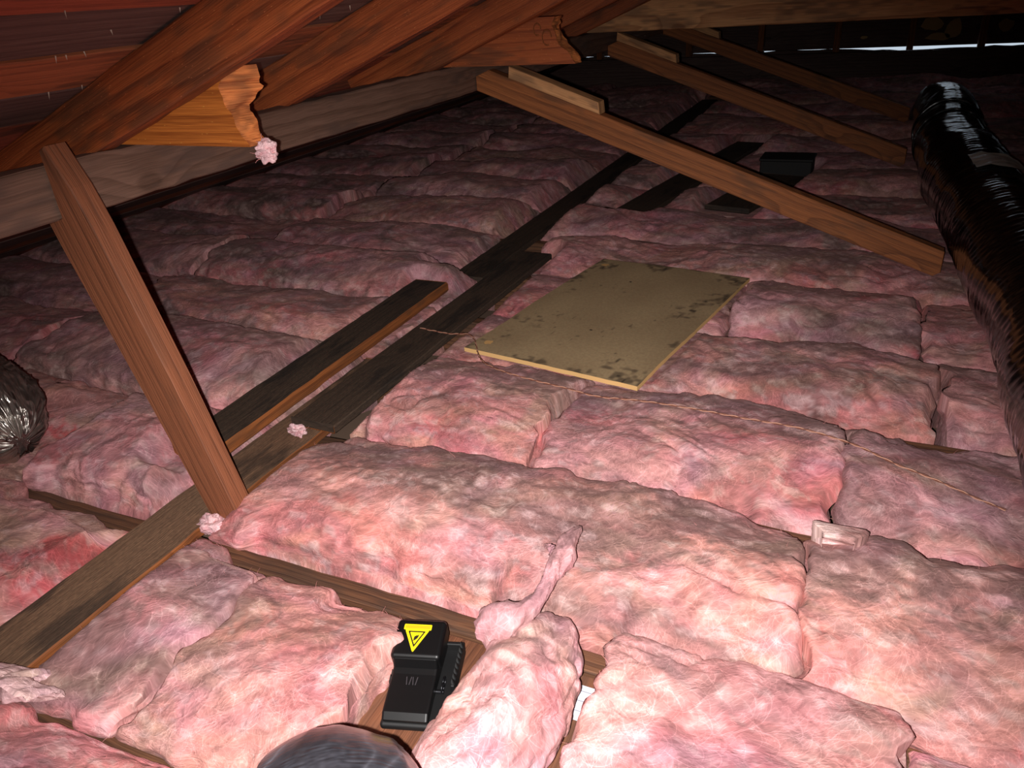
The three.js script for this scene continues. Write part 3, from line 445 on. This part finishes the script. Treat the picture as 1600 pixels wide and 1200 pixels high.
batt(5, -0.335, 0.15, 0.235, MID, 'reddish pink batt beside the right edge of the hardboard panel'.replace('right edge', 'long edge'), 'batts along the planks', { fuzz: 250, warm: false, red: 0.7 });
batt(5, 0.16, 0.8, 0.235, MID, 'lumpy pink batt end between the reddish batt and the black duct', 'batts along the planks', { warm: true, dust: 0.3 });
batt(6, -1.13, 0.8, 0.222, MID, 'dusty batt crossing behind the far edge of the hardboard panel', 'batts along the planks', { taper0: 0.09, warm: true });
for (let b = 7; b < 18; b++) batt(b, -1.255, b > 8 ? 1.8 : 0.9, 0.222 + 0.02 * Math.sin(b * 2.3), b < 10 ? 0.012 : FAR, `dim pink batt, ${NTH[b - 7]} full row beyond the hardboard panel, under the braces`, 'far batts under the braces', { taper0: 0.09, warm: b % 3 === 0, dust: 0.95 });  // fuller dust tone here also paints in the flash falling off with distance
for (let b = 3; b < 18; b++) {
  const e = b < 6 ? -1.25 : -1.41;
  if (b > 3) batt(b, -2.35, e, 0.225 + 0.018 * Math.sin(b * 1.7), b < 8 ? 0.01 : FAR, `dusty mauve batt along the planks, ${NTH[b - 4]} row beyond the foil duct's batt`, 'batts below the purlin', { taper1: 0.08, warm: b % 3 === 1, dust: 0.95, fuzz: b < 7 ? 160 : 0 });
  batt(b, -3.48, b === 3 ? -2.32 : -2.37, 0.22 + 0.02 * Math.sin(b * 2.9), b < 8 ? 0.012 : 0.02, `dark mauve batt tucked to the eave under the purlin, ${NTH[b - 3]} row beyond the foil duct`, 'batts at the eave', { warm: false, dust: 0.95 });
}
batt(2, -0.008, 0.045, 0.235, 0.005, 'small wool offcut with a white cut end beside the bared joist', 'pieces around the trap', { z1: -1.1, z0: -1.19, ovF: 0, ovB: 0, paleEnd: 0.03, warm: false, dust: 0.1, endR: 0.006, amp: 0.4, name: 'wool_offcut' });
// the twisted horn of wool that sticks up from the roll
function woolHorn(pts, rad, seed, t) {
  const cv = new THREE.CatmullRomCurve3(pts), n = 60, k = 22, fr = cv.computeFrenetFrames(n), pos = [], uv = [], idx = [], col = [];
  for (let i = 0; i <= n; i++) { const q = cv.getPointAt(i / n), r = rad(i / n); for (let j = 0; j <= k; j++) { const a = j / k * 6.2832, tw = a + i * 0.09, rr = r * (1 + 0.28 * vn3(Math.cos(tw) * 2 + seed, Math.sin(tw) * 2, i * 0.12) + 0.14 * vn3(Math.cos(a) * 5, Math.sin(a) * 5, i * 0.5)) + 0.0012 * vn3(Math.cos(a) * 9, Math.sin(a) * 9, i * 1.1);
    const p = q.clone().addScaledVector(fr.normals[i], Math.cos(a) * rr).addScaledVector(fr.binormals[i], Math.sin(a) * rr); pos.push(p.x, p.y, p.z); uv.push(i / n * 0.2, j / k * 0.12 + seed); const c = woolColour(p.x, p.y, p.z, t); c.lerp(C.mauve, 0.3); col.push(c.r, c.g, c.b); } }
  for (let i = 0; i < n; i++) for (let j = 0; j < k; j++) { const a = i * (k + 1) + j; idx.push(a, a + 1, a + k + 1, a + 1, a + k + 2, a + k + 1); }
  return indexed(pos, uv, idx, col);
}
{
  const t = { seed: 4, warm: false, dust: 0.1, red: 0.2 };
  const h = part(roll, 'twisted_horn', woolHorn([V(-0.44, 0.24, -0.73), V(-0.402, 0.266, -0.738), V(-0.38, 0.274, -0.775), V(-0.378, 0.276, -0.86), V(-0.381, 0.276, -0.925), V(-0.379, 0.272, -0.97)], (s) => 0.027 * Math.pow(1 - s, 0.45) * (0.75 + 0.35 * Math.sin(s * 9 + 1)) + 0.002, 2, t), M.wool);
  h.userData.label = 'pale twisted horn of wool';
  part(roll, 'torn_tuft', woolHorn([V(-0.385, 0.27, -0.88), V(-0.405, 0.268, -0.905), V(-0.425, 0.258, -0.92)], (s) => 0.011 * (1 - s * 0.8), 5, t), M.wool);
}
// wool fluff caught on the broken tie, and white flaps at the plank's end
function fluff(x, y, z, r, label, hairs, seed, stretch = 1) {
  const g0 = new THREE.IcosahedronGeometry(r, 12), p = g0.attributes.position, col = [], u = [];
  for (let i = 0; i < p.count; i++) { const v = V().fromBufferAttribute(p, i), n = v.clone().normalize(), s = 1 + 0.4 * vn3(n.x * 1.6 + seed, n.y * 2.2, n.z * 2.2) + 0.1 * vn3(n.x * 6, n.y * 6 + seed, n.z * 6) + 0.04 * vn3(n.x * 15, n.y * 15, n.z * 15 + seed); v.multiplyScalar(s); v.x *= stretch; p.setXYZ(i, v.x + x, v.y + y, v.z + z); tmp.copy(C.pale).lerp(C.rose, 0.45 * smooth(-0.2, 0.5, vn3(n.x * 3 + seed, n.y * 3, n.z * 3))); col.push(tmp.r, tmp.g, tmp.b); u.push(n.x * 0.05 + seed, n.y * 0.05); }
  g0.setAttribute('color', new THREE.Float32BufferAttribute(col, 3)); g0.setAttribute('uv', new THREE.Float32BufferAttribute(u, 2)); g0.computeVertexNormals();
  const m = thing('wool_tuft', g0, M.wool, label, 'wool tuft'), R = rng(seed * 7 + 1), out = { pos: [], uv: [], idx: [], col: [] };
  for (let i = 0; i < hairs; i++) { const a = V(R() - 0.5, R() - 0.5, R() - 0.5).normalize(); strand(V(x + a.x * r * 0.8 * stretch, y + a.y * r * 0.8, z + a.z * r * 0.8), a, r * (0.4 + R() * 0.9), 0.0004 + R() * 0.0006, out, C.pale, R, 1.6); }
  const f = part(m, 'loose_fibres', indexed(out.pos, out.uv, out.idx, out.col), M.fibre); f.userData.kind = 'stuff'; return m;
}
fluff(-0.972, 0.864, -1.055, 0.018, 'pink wool tuft caught on the broken end of the orange tie', 12, 3);
function flap(x, y, z, w, h, lean, turn, label, seed) {   // a torn sheet of wool standing up from its base, ragged along the top
  const n = 46, m = 26, pos = [], uv = [], idx = [], col = [], c = Math.cos(turn), sn = Math.sin(turn);
  for (const side of [1, -1]) for (let i = 0; i <= n; i++) for (let j = 0; j <= m; j++) {
    const a = i / n * 2 - 1, s = j / m, hh = h * (1 - 0.55 * a * a) * (1 + 0.28 * vn3(a * 3.2, seed, 1) + 0.07 * vn3(a * 11, seed, 4)), th = 0.012 * (1 - s * 0.75) * Math.sqrt(Math.max(0, 1 - a * a)) + 0.0006, u = a * w * (1 - 0.25 * s), d = lean * s * s * h + 0.012 * vn3(a * 2, s * 2, seed) + side * th + 0.003 * vn3(a * 9, s * 9, seed + side);
    const px = x + u * c + d * sn, py = y + hh * s, pz = z - u * sn + d * c; pos.push(px, py, pz); uv.push((u + seed) / 1.1, s * h / 1.1); const k = woolColour(px, py, pz, { seed, warm: false, dust: 0.05, red: 0.05 }); k.lerp(C.pale, 0.92); col.push(k.r, k.g, k.b);
  }
  const W = m + 1, S = (n + 1) * W; for (let i = 0; i < n; i++) for (let j = 0; j < m; j++) { const a = i * W + j; idx.push(a, a + W, a + 1, a + 1, a + W, a + W + 1, S + a, S + a + 1, S + a + W, S + a + 1, S + a + W + 1, S + a + W); }
  for (let i = 0; i < n; i++) { const a = i * W + m; idx.push(a, a + W, S + a, S + a, a + W, S + a + W); }
  thing('wool_flap', indexed(pos, uv, idx, col), M.wool, label, 'wool flap');
}
flap(-1.125, 0.17, -0.425, 0.075, 0.1, 0.5, 0.35, 'whitish torn wool flap standing up over the worn plank', 3.1);
flap(-1.06, 0.19, -0.41, 0.06, 0.075, 0.6, 0.2, 'pale pink torn flap beside the whitish wool flap', 6.4);
fluff(-1.19, 0.175, -1.2, 0.014, 'small pink tuft lying on the worn plank near the strut', 6, 15, 1.6);
fluff(-1.135, 0.16, -0.855, 0.02, 'cream scrap of wool at the foot of the leaning strut', 5, 17, 1.3);
// ---------------------------------------------------------------- ducts
function crinkleTexture(seed, nu, nv) {
  const N = 1024, b = new Uint8Array(N * N * 4);
  for (let y = 0; y < N; y++) for (let x = 0; x < N; x++) { const u = x / N, v = y / N, w = pn2(u * 6, v * 6, 6, 6, seed) * 2; let h = 0.5 * Math.abs(pn2(u * nu + w, v * nv + w, nu, nv, seed + 1) * 2 - 1) + 0.3 * Math.abs(pn2(u * nu * 3, v * nv * 3 + w * 2, nu * 3, nv * 3, seed + 2) * 2 - 1) + 0.2 * pn2(u * nu * 8, v * nv * 8, nu * 8, nv * 8, seed + 3); const i = (y * N + x) * 4; b[i] = b[i + 1] = b[i + 2] = 255 * clamp(h, 0, 1); b[i + 3] = 255; }
  return dataTex(N, N, b, false);
}
const filmBump = crinkleTexture(61, 48, 8), foilBump = crinkleTexture(71, 9, 16);
function streakMap() {   // dusty clear film over grey wool: pale scuffs running round the duct
  const N = 512, c = new Uint8Array(N * N * 4);
  for (let y = 0; y < N; y++) for (let x = 0; x < N; x++) { const u = x / N, v = y / N, w = pn2(u * 5, v * 5, 5, 5, 81) * 3, k = pn2(u * 7 + w, v * 9, 7, 9, 82), q = Math.pow(1 - Math.abs(2 * pn2(u * 30 + v * 16 + w, v * 6 - w, 30, 6, 83) - 1), 6) * k, g = 52 + 60 * (k - 0.35) + 110 * q + 14 * (pn2(u * 120, v * 120, 120, 120, 84) - 0.5), i = (y * N + x) * 4; c[i] = clamp(g, 20, 255); c[i + 1] = clamp(g, 20, 255); c[i + 2] = clamp(g * 1.05 + 3, 20, 255); c[i + 3] = 255; }
  return dataTex(N, N, c, true);
}
M.blackFilm = new THREE.MeshPhysicalMaterial({ color: lin(13, 13, 15), roughness: 0.24, bumpMap: filmBump, bumpScale: 0.0018, clearcoat: 1, clearcoatRoughness: 0.14 });
M.foil = new THREE.MeshStandardMaterial({ color: lin(206, 198, 190), roughness: 0.3, metalness: 0.92, bumpMap: foilBump, bumpScale: 0.02 });
M.tape = new THREE.MeshStandardMaterial({ color: lin(226, 218, 206), roughness: 0.4, metalness: 0.25, bumpMap: foilBump, bumpScale: 0.004 });
M.greyFilm = new THREE.MeshPhysicalMaterial({ map: streakMap(), roughness: 0.34, bumpMap: filmBump, bumpScale: 0.003, clearcoat: 0.7, clearcoatRoughness: 0.25 });
function ductGeometry(pts, radius, o) {
  const cv = new THREE.CatmullRomCurve3(pts), L = cv.getLength(), n = Math.round(L / (o.step ?? 0.008)), k = o.sides ?? 72, pos = [], uv = [], idx = []; let N = null;
  for (let i = 0; i <= n; i++) {
    const s = i / n, q = cv.getPointAt(s), T = cv.getTangentAt(s); const S = new THREE.Vector3().crossVectors(T, Math.abs(T.y) > 0.95 ? V(0, 0, 1) : V(0, 1, 0)).normalize(); if (N && S.dot(N) < 0) S.negate(); N = S; const U = new THREE.Vector3().crossVectors(S, T).normalize();
    for (let j = 0; j <= k; j++) {
      const a = j / k * 6.2832, ca = Math.cos(a), sa = Math.sin(a), d = s * L; let r = radius(s);
      const rib = o.rib ? o.rib * Math.sin(d / o.pitch * 6.2832 + a) : 0;
      const wr = o.wrinkle * (1 - Math.abs(vn3(d * o.freq + ca, ca * 2.2 + o.seed, sa * 2.2 + d * 3))) ** 3, sag = (o.lump ?? 0.008) * vn3(d * 5 + o.seed, ca * 1.3, sa * 1.3), cr = (o.crumple ?? 0) * (Math.abs(vn3(d * 22 + ca * 3, ca * 5 + o.seed, sa * 5)) + 0.6 * Math.abs(vn3(d * 45, ca * 9, sa * 9 + o.seed)));
      r += rib * 1 + wr * 1 + sag + cr;
      const p = q.clone().addScaledVector(S, ca * r).addScaledVector(U, sa * r * (o.squash ?? 1)); pos.push(p.x, p.y, p.z); uv.push(d / 0.8, j / k);
    }
  }
  for (let i = 0; i < n; i++) for (let j = 0; j < k; j++) { const a = i * (k + 1) + j; idx.push(a, a + k + 1, a + 1, a + 1, a + k + 1, a + k + 2); }
  for (const i of [0, n]) { const c = pos.length / 3, q = cv.getPointAt(i / n); pos.push(q.x, q.y, q.z); uv.push(0, 0); for (let j = 0; j < k; j++) i ? idx.push(c, i * (k + 1) + j, i * (k + 1) + j + 1) : idx.push(c, i * (k + 1) + j + 1, i * (k + 1) + j); }
  const g = indexed(pos, uv, idx); return volume(g) < 0 ? flip(g) : g;
}
{
  const pts = [V(0.24, 0.16, -5.55), V(0.25, 0.3, -5.2), V(0.25, 0.345, -4.7), V(0.25, 0.34, -4.0), V(0.28, 0.34, -3.4), V(0.33, 0.335, -2.8), V(0.385, 0.33, -2.2), V(0.415, 0.33, -1.6), V(0.43, 0.33, -1.0), V(0.45, 0.33, -0.2), V(0.46, 0.33, 0.6)];
  const d = thing('flexible_duct', ductGeometry(pts, (s) => 0.138 + 0.01 * Math.exp(-(((s - 0.36) / 0.03) ** 2)), { rib: 0.0009, pitch: 0.03, wrinkle: 0.003, freq: 26, seed: 3, lump: 0.008 }), M.blackFilm, 'long shiny black flexible duct lying across the wool', 'duct');
  // straps where the jacket is tied, and a scrap of silver tape on the bend
  const cv = new THREE.CatmullRomCurve3(pts);
  for (const s of [0.215, 0.26]) { const q = cv.getPointAt(s), T = cv.getTangentAt(s), g = new THREE.TorusGeometry(0.143, 0.006, 8, 64); const p = g.attributes.position; for (let i = 0; i < p.count; i++) p.setZ(i, p.getZ(i) + 0.016 * vn3(p.getX(i) * 14, p.getY(i) * 14, s * 50)); g.computeVertexNormals(); g.lookAt(T); g.translate(q.x, q.y, q.z); part(d, 'strap', g, M.blackFilm); }
  const tp = [], tu = [], ti = [], R = rng(9), n = 14, m = 10;
  for (let i = 0; i <= n; i++) for (let j = 0; j <= m; j++) { const s = lerp(0.41, 0.44, i / n), a = lerp(1.2, 2.5, j / m), q = cv.getPointAt(s), T = cv.getTangentAt(s), S = new THREE.Vector3().crossVectors(T, V(0, 1, 0)).normalize(), U = new THREE.Vector3().crossVectors(S, T).normalize(), edge = (i === 0 || i === n || j === 0 || j === m) ? 0.012 * (R() - 0.5) : 0, r = 0.152 + 0.004 * vn3(i * 0.9, j * 0.9, 3); const p = q.clone().addScaledVector(S, Math.cos(a) * r).addScaledVector(U, Math.sin(a) * r).addScaledVector(T, edge * 1.5); tp.push(p.x, p.y, p.z); tu.push(i / n * 0.1, j / m * 0.1); }
  for (let i = 0; i < n; i++) for (let j = 0; j < m; j++) { const a = i * (m + 1) + j; ti.push(a, a + 1, a + m + 1, a + 1, a + m + 2, a + m + 1); }
  const tape = part(d, 'tape', indexed(tp, tu, ti), M.tape); tape.userData.label = 'silver scrap of foil tape';
}
thing('foil_duct', ductGeometry([V(-2.75, 0.31, -1.1), V(-2.35, 0.31, -1.0), V(-2.1, 0.31, -0.95), V(-1.9, 0.3, -0.9), V(-1.76, 0.285, -0.87), V(-1.67, 0.255, -0.85)], (s) => 0.115 * (s > 0.82 ? Math.sqrt(Math.max(0.015, 1 - ((s - 0.82) / 0.18) ** 2)) : 1), { wrinkle: 0.014, freq: 7, seed: 7, lump: 0.016, crumple: 0.005, sides: 110, step: 0.006 }), M.foil, 'crumpled silver foil duct end lying on the wool near the leaning strut', 'duct');
thing('wrapped_duct', ductGeometry([V(-0.462, 0.27, -0.415), V(-0.445, 0.308, -0.39), V(-0.38, 0.335, -0.305), V(-0.29, 0.335, -0.21), V(-0.17, 0.33, -0.02), V(-0.06, 0.33, 0.4)], (s) => 0.098 * (s < 0.12 ? Math.sqrt(Math.max(0.02, 1 - ((0.12 - s) / 0.12) ** 2)) : 1), { wrinkle: 0.006, freq: 10, seed: 12, lump: 0.008, sides: 90, step: 0.006 }), M.greyFilm, 'grey plastic wrapped duct rising in front of the black trap', 'duct');

// ---------------------------------------------------------------- the snap trap
{
  const black = new THREE.MeshPhysicalMaterial({ color: lin(9, 9, 10), roughness: 0.42, clearcoat: 0.08, clearcoatRoughness: 0.3 }), dull = new THREE.MeshStandardMaterial({ color: lin(13, 13, 14), roughness: 0.6 });
  const yellow = new THREE.MeshStandardMaterial({ color: lin(250, 226, 20), roughness: 0.5 }), ink = new THREE.MeshStandardMaterial({ color: lin(36, 26, 10), roughness: 0.6 }), olive = new THREE.MeshStandardMaterial({ color: lin(196, 172, 14), roughness: 0.6 }), steel = new THREE.MeshStandardMaterial({ color: lin(60, 60, 64), roughness: 0.35, metalness: 0.9 });
  const t = groupAt('snap_trap', -0.54, 0.1302, -0.676, 'black plastic snap trap with yellow warning triangle on a short board', 'trap'); t.rotation.y = 0.3; t.scale.setScalar(1.13);
  const add = (name, g, m, parent = t) => { const o = new THREE.Mesh(g, m); o.name = name; parent.add(shade(o)); return o; };
  const rb = (w, h, d, r, x, y, z, rx = 0) => { const g = new RoundedBoxGeometry(w, h, d, 3, r); g.rotateX(rx); g.translate(x, y, z); return g; };
  add('base', mergeGeometries([rb(0.09, 0.012, 0.136, 0.005, 0.008, 0.006, 0), rb(0.006, 0.02, 0.075, 0.002, 0.05, 0.014, -0.026), rb(0.006, 0.02, 0.075, 0.002, -0.035, 0.014, -0.026), rb(0.09, 0.022, 0.006, 0.002, 0.008, 0.014, -0.063)]), dull);
  const teeth = []; for (let i = 0; i < 8; i++) for (const x of [0.05, -0.035]) { const g = new THREE.ConeGeometry(0.0042, 0.011, 4); g.rotateY(0.785); g.translate(x, 0.0285, -0.058 + i * 0.0092); teeth.push(g); }
  for (const g of teeth) add('tooth', g, dull);
  for (const z of [0.002, 0.012]) { const g = new THREE.TorusGeometry(0.0065, 0.0012, 6, 18); g.rotateY(Math.PI / 2); g.translate(0.037, 0.02, z); add('spring_coil', g, steel); }
  // upper jaw: a stepped lever, low at the near end, thick under the warning label
  const pr = [[-0.066, 0.016], [0.03, 0.016], [0.064, 0.012], [0.067, 0.02], [0.06, 0.027], [0.034, 0.031], [0.006, 0.036], [-0.002, 0.0385], [-0.005, 0.052], [-0.012, 0.056], [-0.058, 0.066], [-0.066, 0.063], [-0.07, 0.05]].map(([z, y]) => new THREE.Vector2(z, y));
  const lever = (w, list) => { const g = new THREE.ExtrudeGeometry(new THREE.Shape(list), { depth: w - 0.007, bevelEnabled: true, bevelThickness: 0.0035, bevelSize: 0.0028, bevelOffset: -0.0028, bevelSegments: 4 }); g.translate(0, 0, -(w - 0.007) / 2); g.rotateY(-Math.PI / 2); return g; };
  const body = lever(0.062, pr); body.translate(-0.002, 0, 0);
  const jaw = add('upper_jaw', body, black);
  add('grip_block', rb(0.07, 0.03, 0.06, 0.006, -0.002, 0.0475, -0.037, 0.2), black, jaw);
  add('hinge_pin', (() => { const g = new THREE.CylinderGeometry(0.0028, 0.0028, 0.076, 12); g.rotateZ(Math.PI / 2); g.translate(0.001, 0.017, 0.016); return g; })(), steel);
  // maker's mark: two slanted strokes pressed into the lever
  for (const [x, a] of [[-0.0075, 0.16], [-0.0025, -0.12], [0.0012, 0.16], [0.006, -0.12]]) { const g = new THREE.BoxGeometry(0.0011, 0.0005, 0.0115); g.rotateY(a); g.rotateX(0.19); g.translate(x - 0.002, 0.0352, 0.0165); add('embossed_mark', g, new THREE.MeshStandardMaterial({ color: lin(58, 52, 56), roughness: 0.6 }), jaw); }
  // warning label, point towards the near end
  const lab = new THREE.Group(); lab.name = 'warning_label'; lab.position.set(-0.006, 0.0624, -0.033); lab.rotation.set(-Math.PI / 2 + 0.2, 0, 0); lab.userData.label = 'yellow triangular warning label'; t.add(lab);
  const rs = (pts, r) => { const s = new THREE.Shape(); const n = pts.length; pts.forEach((p, i) => { const a = pts[(i + n - 1) % n], b = pts[(i + 1) % n], P = new THREE.Vector2(...p), A = new THREE.Vector2(...a).sub(P).setLength(r).add(P), B = new THREE.Vector2(...b).sub(P).setLength(r).add(P); i ? s.lineTo(A.x, A.y) : s.moveTo(A.x, A.y); s.quadraticCurveTo(P.x, P.y, B.x, B.y); }); s.closePath(); return s; };
  const flat = (s, z, d = 0.0004) => { const g = new THREE.ExtrudeGeometry(s, { depth: d, bevelEnabled: false, curveSegments: 8 }); g.translate(0, 0, z); return g; };
  add('sticker', mergeGeometries([flat(rs([[-0.0175, 0.013], [0.0175, 0.013], [0, -0.0225]], 0.003), 0), flat(rs([[-0.0195, 0.021], [0.0195, 0.021], [0.0195, 0.0125], [-0.0195, 0.0125]], 0.0014), 0)]), yellow, lab);
  const ring = rs([[-0.0125, 0.0105], [0.0125, 0.0105], [0, -0.0148]], 0.0014), hole = rs([[-0.0094, 0.0086], [0.0094, 0.0086], [0, -0.0104]], 0.001); ring.holes.push(hole); add('triangle_outline', flat(ring, 0.0004, 0.0002), ink, lab);
  add('text_bar', flat(rs([[-0.018, 0.0195], [0.018, 0.0195], [0.018, 0.014], [-0.018, 0.014]], 0.0008), 0.0004, 0.0002), olive, lab);
  const hand = new THREE.Shape(); [[-0.0035, -0.004], [-0.0012, -0.0045], [0.0025, -0.001], [0.004, 0.0028], [0.0034, 0.0052], [0.0016, 0.0033], [0.0006, 0.0042], [-0.0006, 0.0026], [-0.0018, 0.003], [-0.0016, 0.0012], [-0.0032, 0.0008], [-0.0018, -0.0006], [-0.0036, -0.0018], [-0.0016, -0.0024]].forEach(([x, y], i) => (i ? hand.lineTo(x, y) : hand.moveTo(x, y))); add('hand_symbol', flat(hand, 0.0004, 0.0002), ink, lab);
}

// ---------------------------------------------------------------- twisted wire over the wool
{
  const ray = new THREE.Raycaster(); scene.updateMatrixWorld(true);
  const list = scene.children.filter((o) => /^(insulation|loose_plank|hardboard)/.test(o.name));
  const top = (x, z) => { ray.set(V(x, 0.6, z), V(0, -1, 0)); const h = ray.intersectObjects(list, false); return h.length ? h[0].point.y : 0.15; };
  const flat = new THREE.CatmullRomCurve3([[-1.2, -1.80], [-1.1, -1.775], [-1.0, -1.745], [-0.85, -1.56], [-0.6, -1.50], [-0.368, -1.487], [-0.22, -1.478], [-0.08, -1.465], [0.02, -1.435], [0.103, -1.396], [0.2, -1.365], [0.28, -1.34]].map(([x, z]) => V(x, 0, z)));
  const n = 60, ys = []; for (let i = 0; i <= n; i++) { const p = flat.getPointAt(i / n); ys.push(top(p.x, p.z)); }
  const pts = []; for (let i = 0; i <= n; i++) { const p = flat.getPointAt(i / n); let y = 0; for (let k = -3; k <= 3; k++) y = Math.max(y, ys[clamp(i + k, 0, n)] ?? 0); pts.push(V(p.x, y + 0.003, p.z)); }
  for (let k = 0; k < 3; k++) for (let i = 1; i < n; i++) pts[i].y = Math.max(ys[i] + 0.003, 0.5 * pts[i].y + 0.25 * (pts[i - 1].y + pts[i + 1].y));
  const cv = new THREE.CatmullRomCurve3(pts), N = 700, L = cv.getLength();
  const w = groupAt('twisted_wire', cv.getPointAt(0).x, cv.getPointAt(0).y, cv.getPointAt(0).z, 'thin twisted two-strand wire strung over the pink batts', 'wire');
  [['strand', 0, lin(206, 152, 128)], ['strand', Math.PI, lin(128, 78, 62)]].forEach(([name, ph, col]) => {
    const hp = []; for (let i = 0; i <= N; i++) { const s = i / N, p = cv.getPointAt(s), T = cv.getTangentAt(s), S = new THREE.Vector3().crossVectors(T, V(0, 1, 0)).normalize(), U = new THREE.Vector3().crossVectors(S, T), a = s * L / 0.045 * 6.2832 + ph; hp.push(p.clone().addScaledVector(S, Math.cos(a) * 0.0013).addScaledVector(U, Math.sin(a) * 0.0013)); }
    part(w, name, new THREE.TubeGeometry(new THREE.CatmullRomCurve3(hp), N, 0.0012, 5), new THREE.MeshStandardMaterial({ color: col, roughness: 0.6 }));
  });
}
// a black box added in place of a dark shape taken for a tilted board
{
  const g = groupAt('dark_box', -0.43, 0.175, -4.05, 'black box in place of a dark board end, among the far batts beside the wide dark board', 'box'), m = new THREE.MeshStandardMaterial({ color: lin(26, 24, 24), roughness: 0.7 });
  const b = new THREE.Mesh(new RoundedBoxGeometry(0.24, 0.07, 0.16, 2, 0.006), m); b.name = 'body'; b.position.y = 0.035; g.add(b);
  const l = new THREE.Mesh(new RoundedBoxGeometry(0.25, 0.012, 0.17, 2, 0.004), m); l.name = 'lid'; l.position.y = 0.076; g.add(l); shade(g);
}

renderer.render(scene, camera);
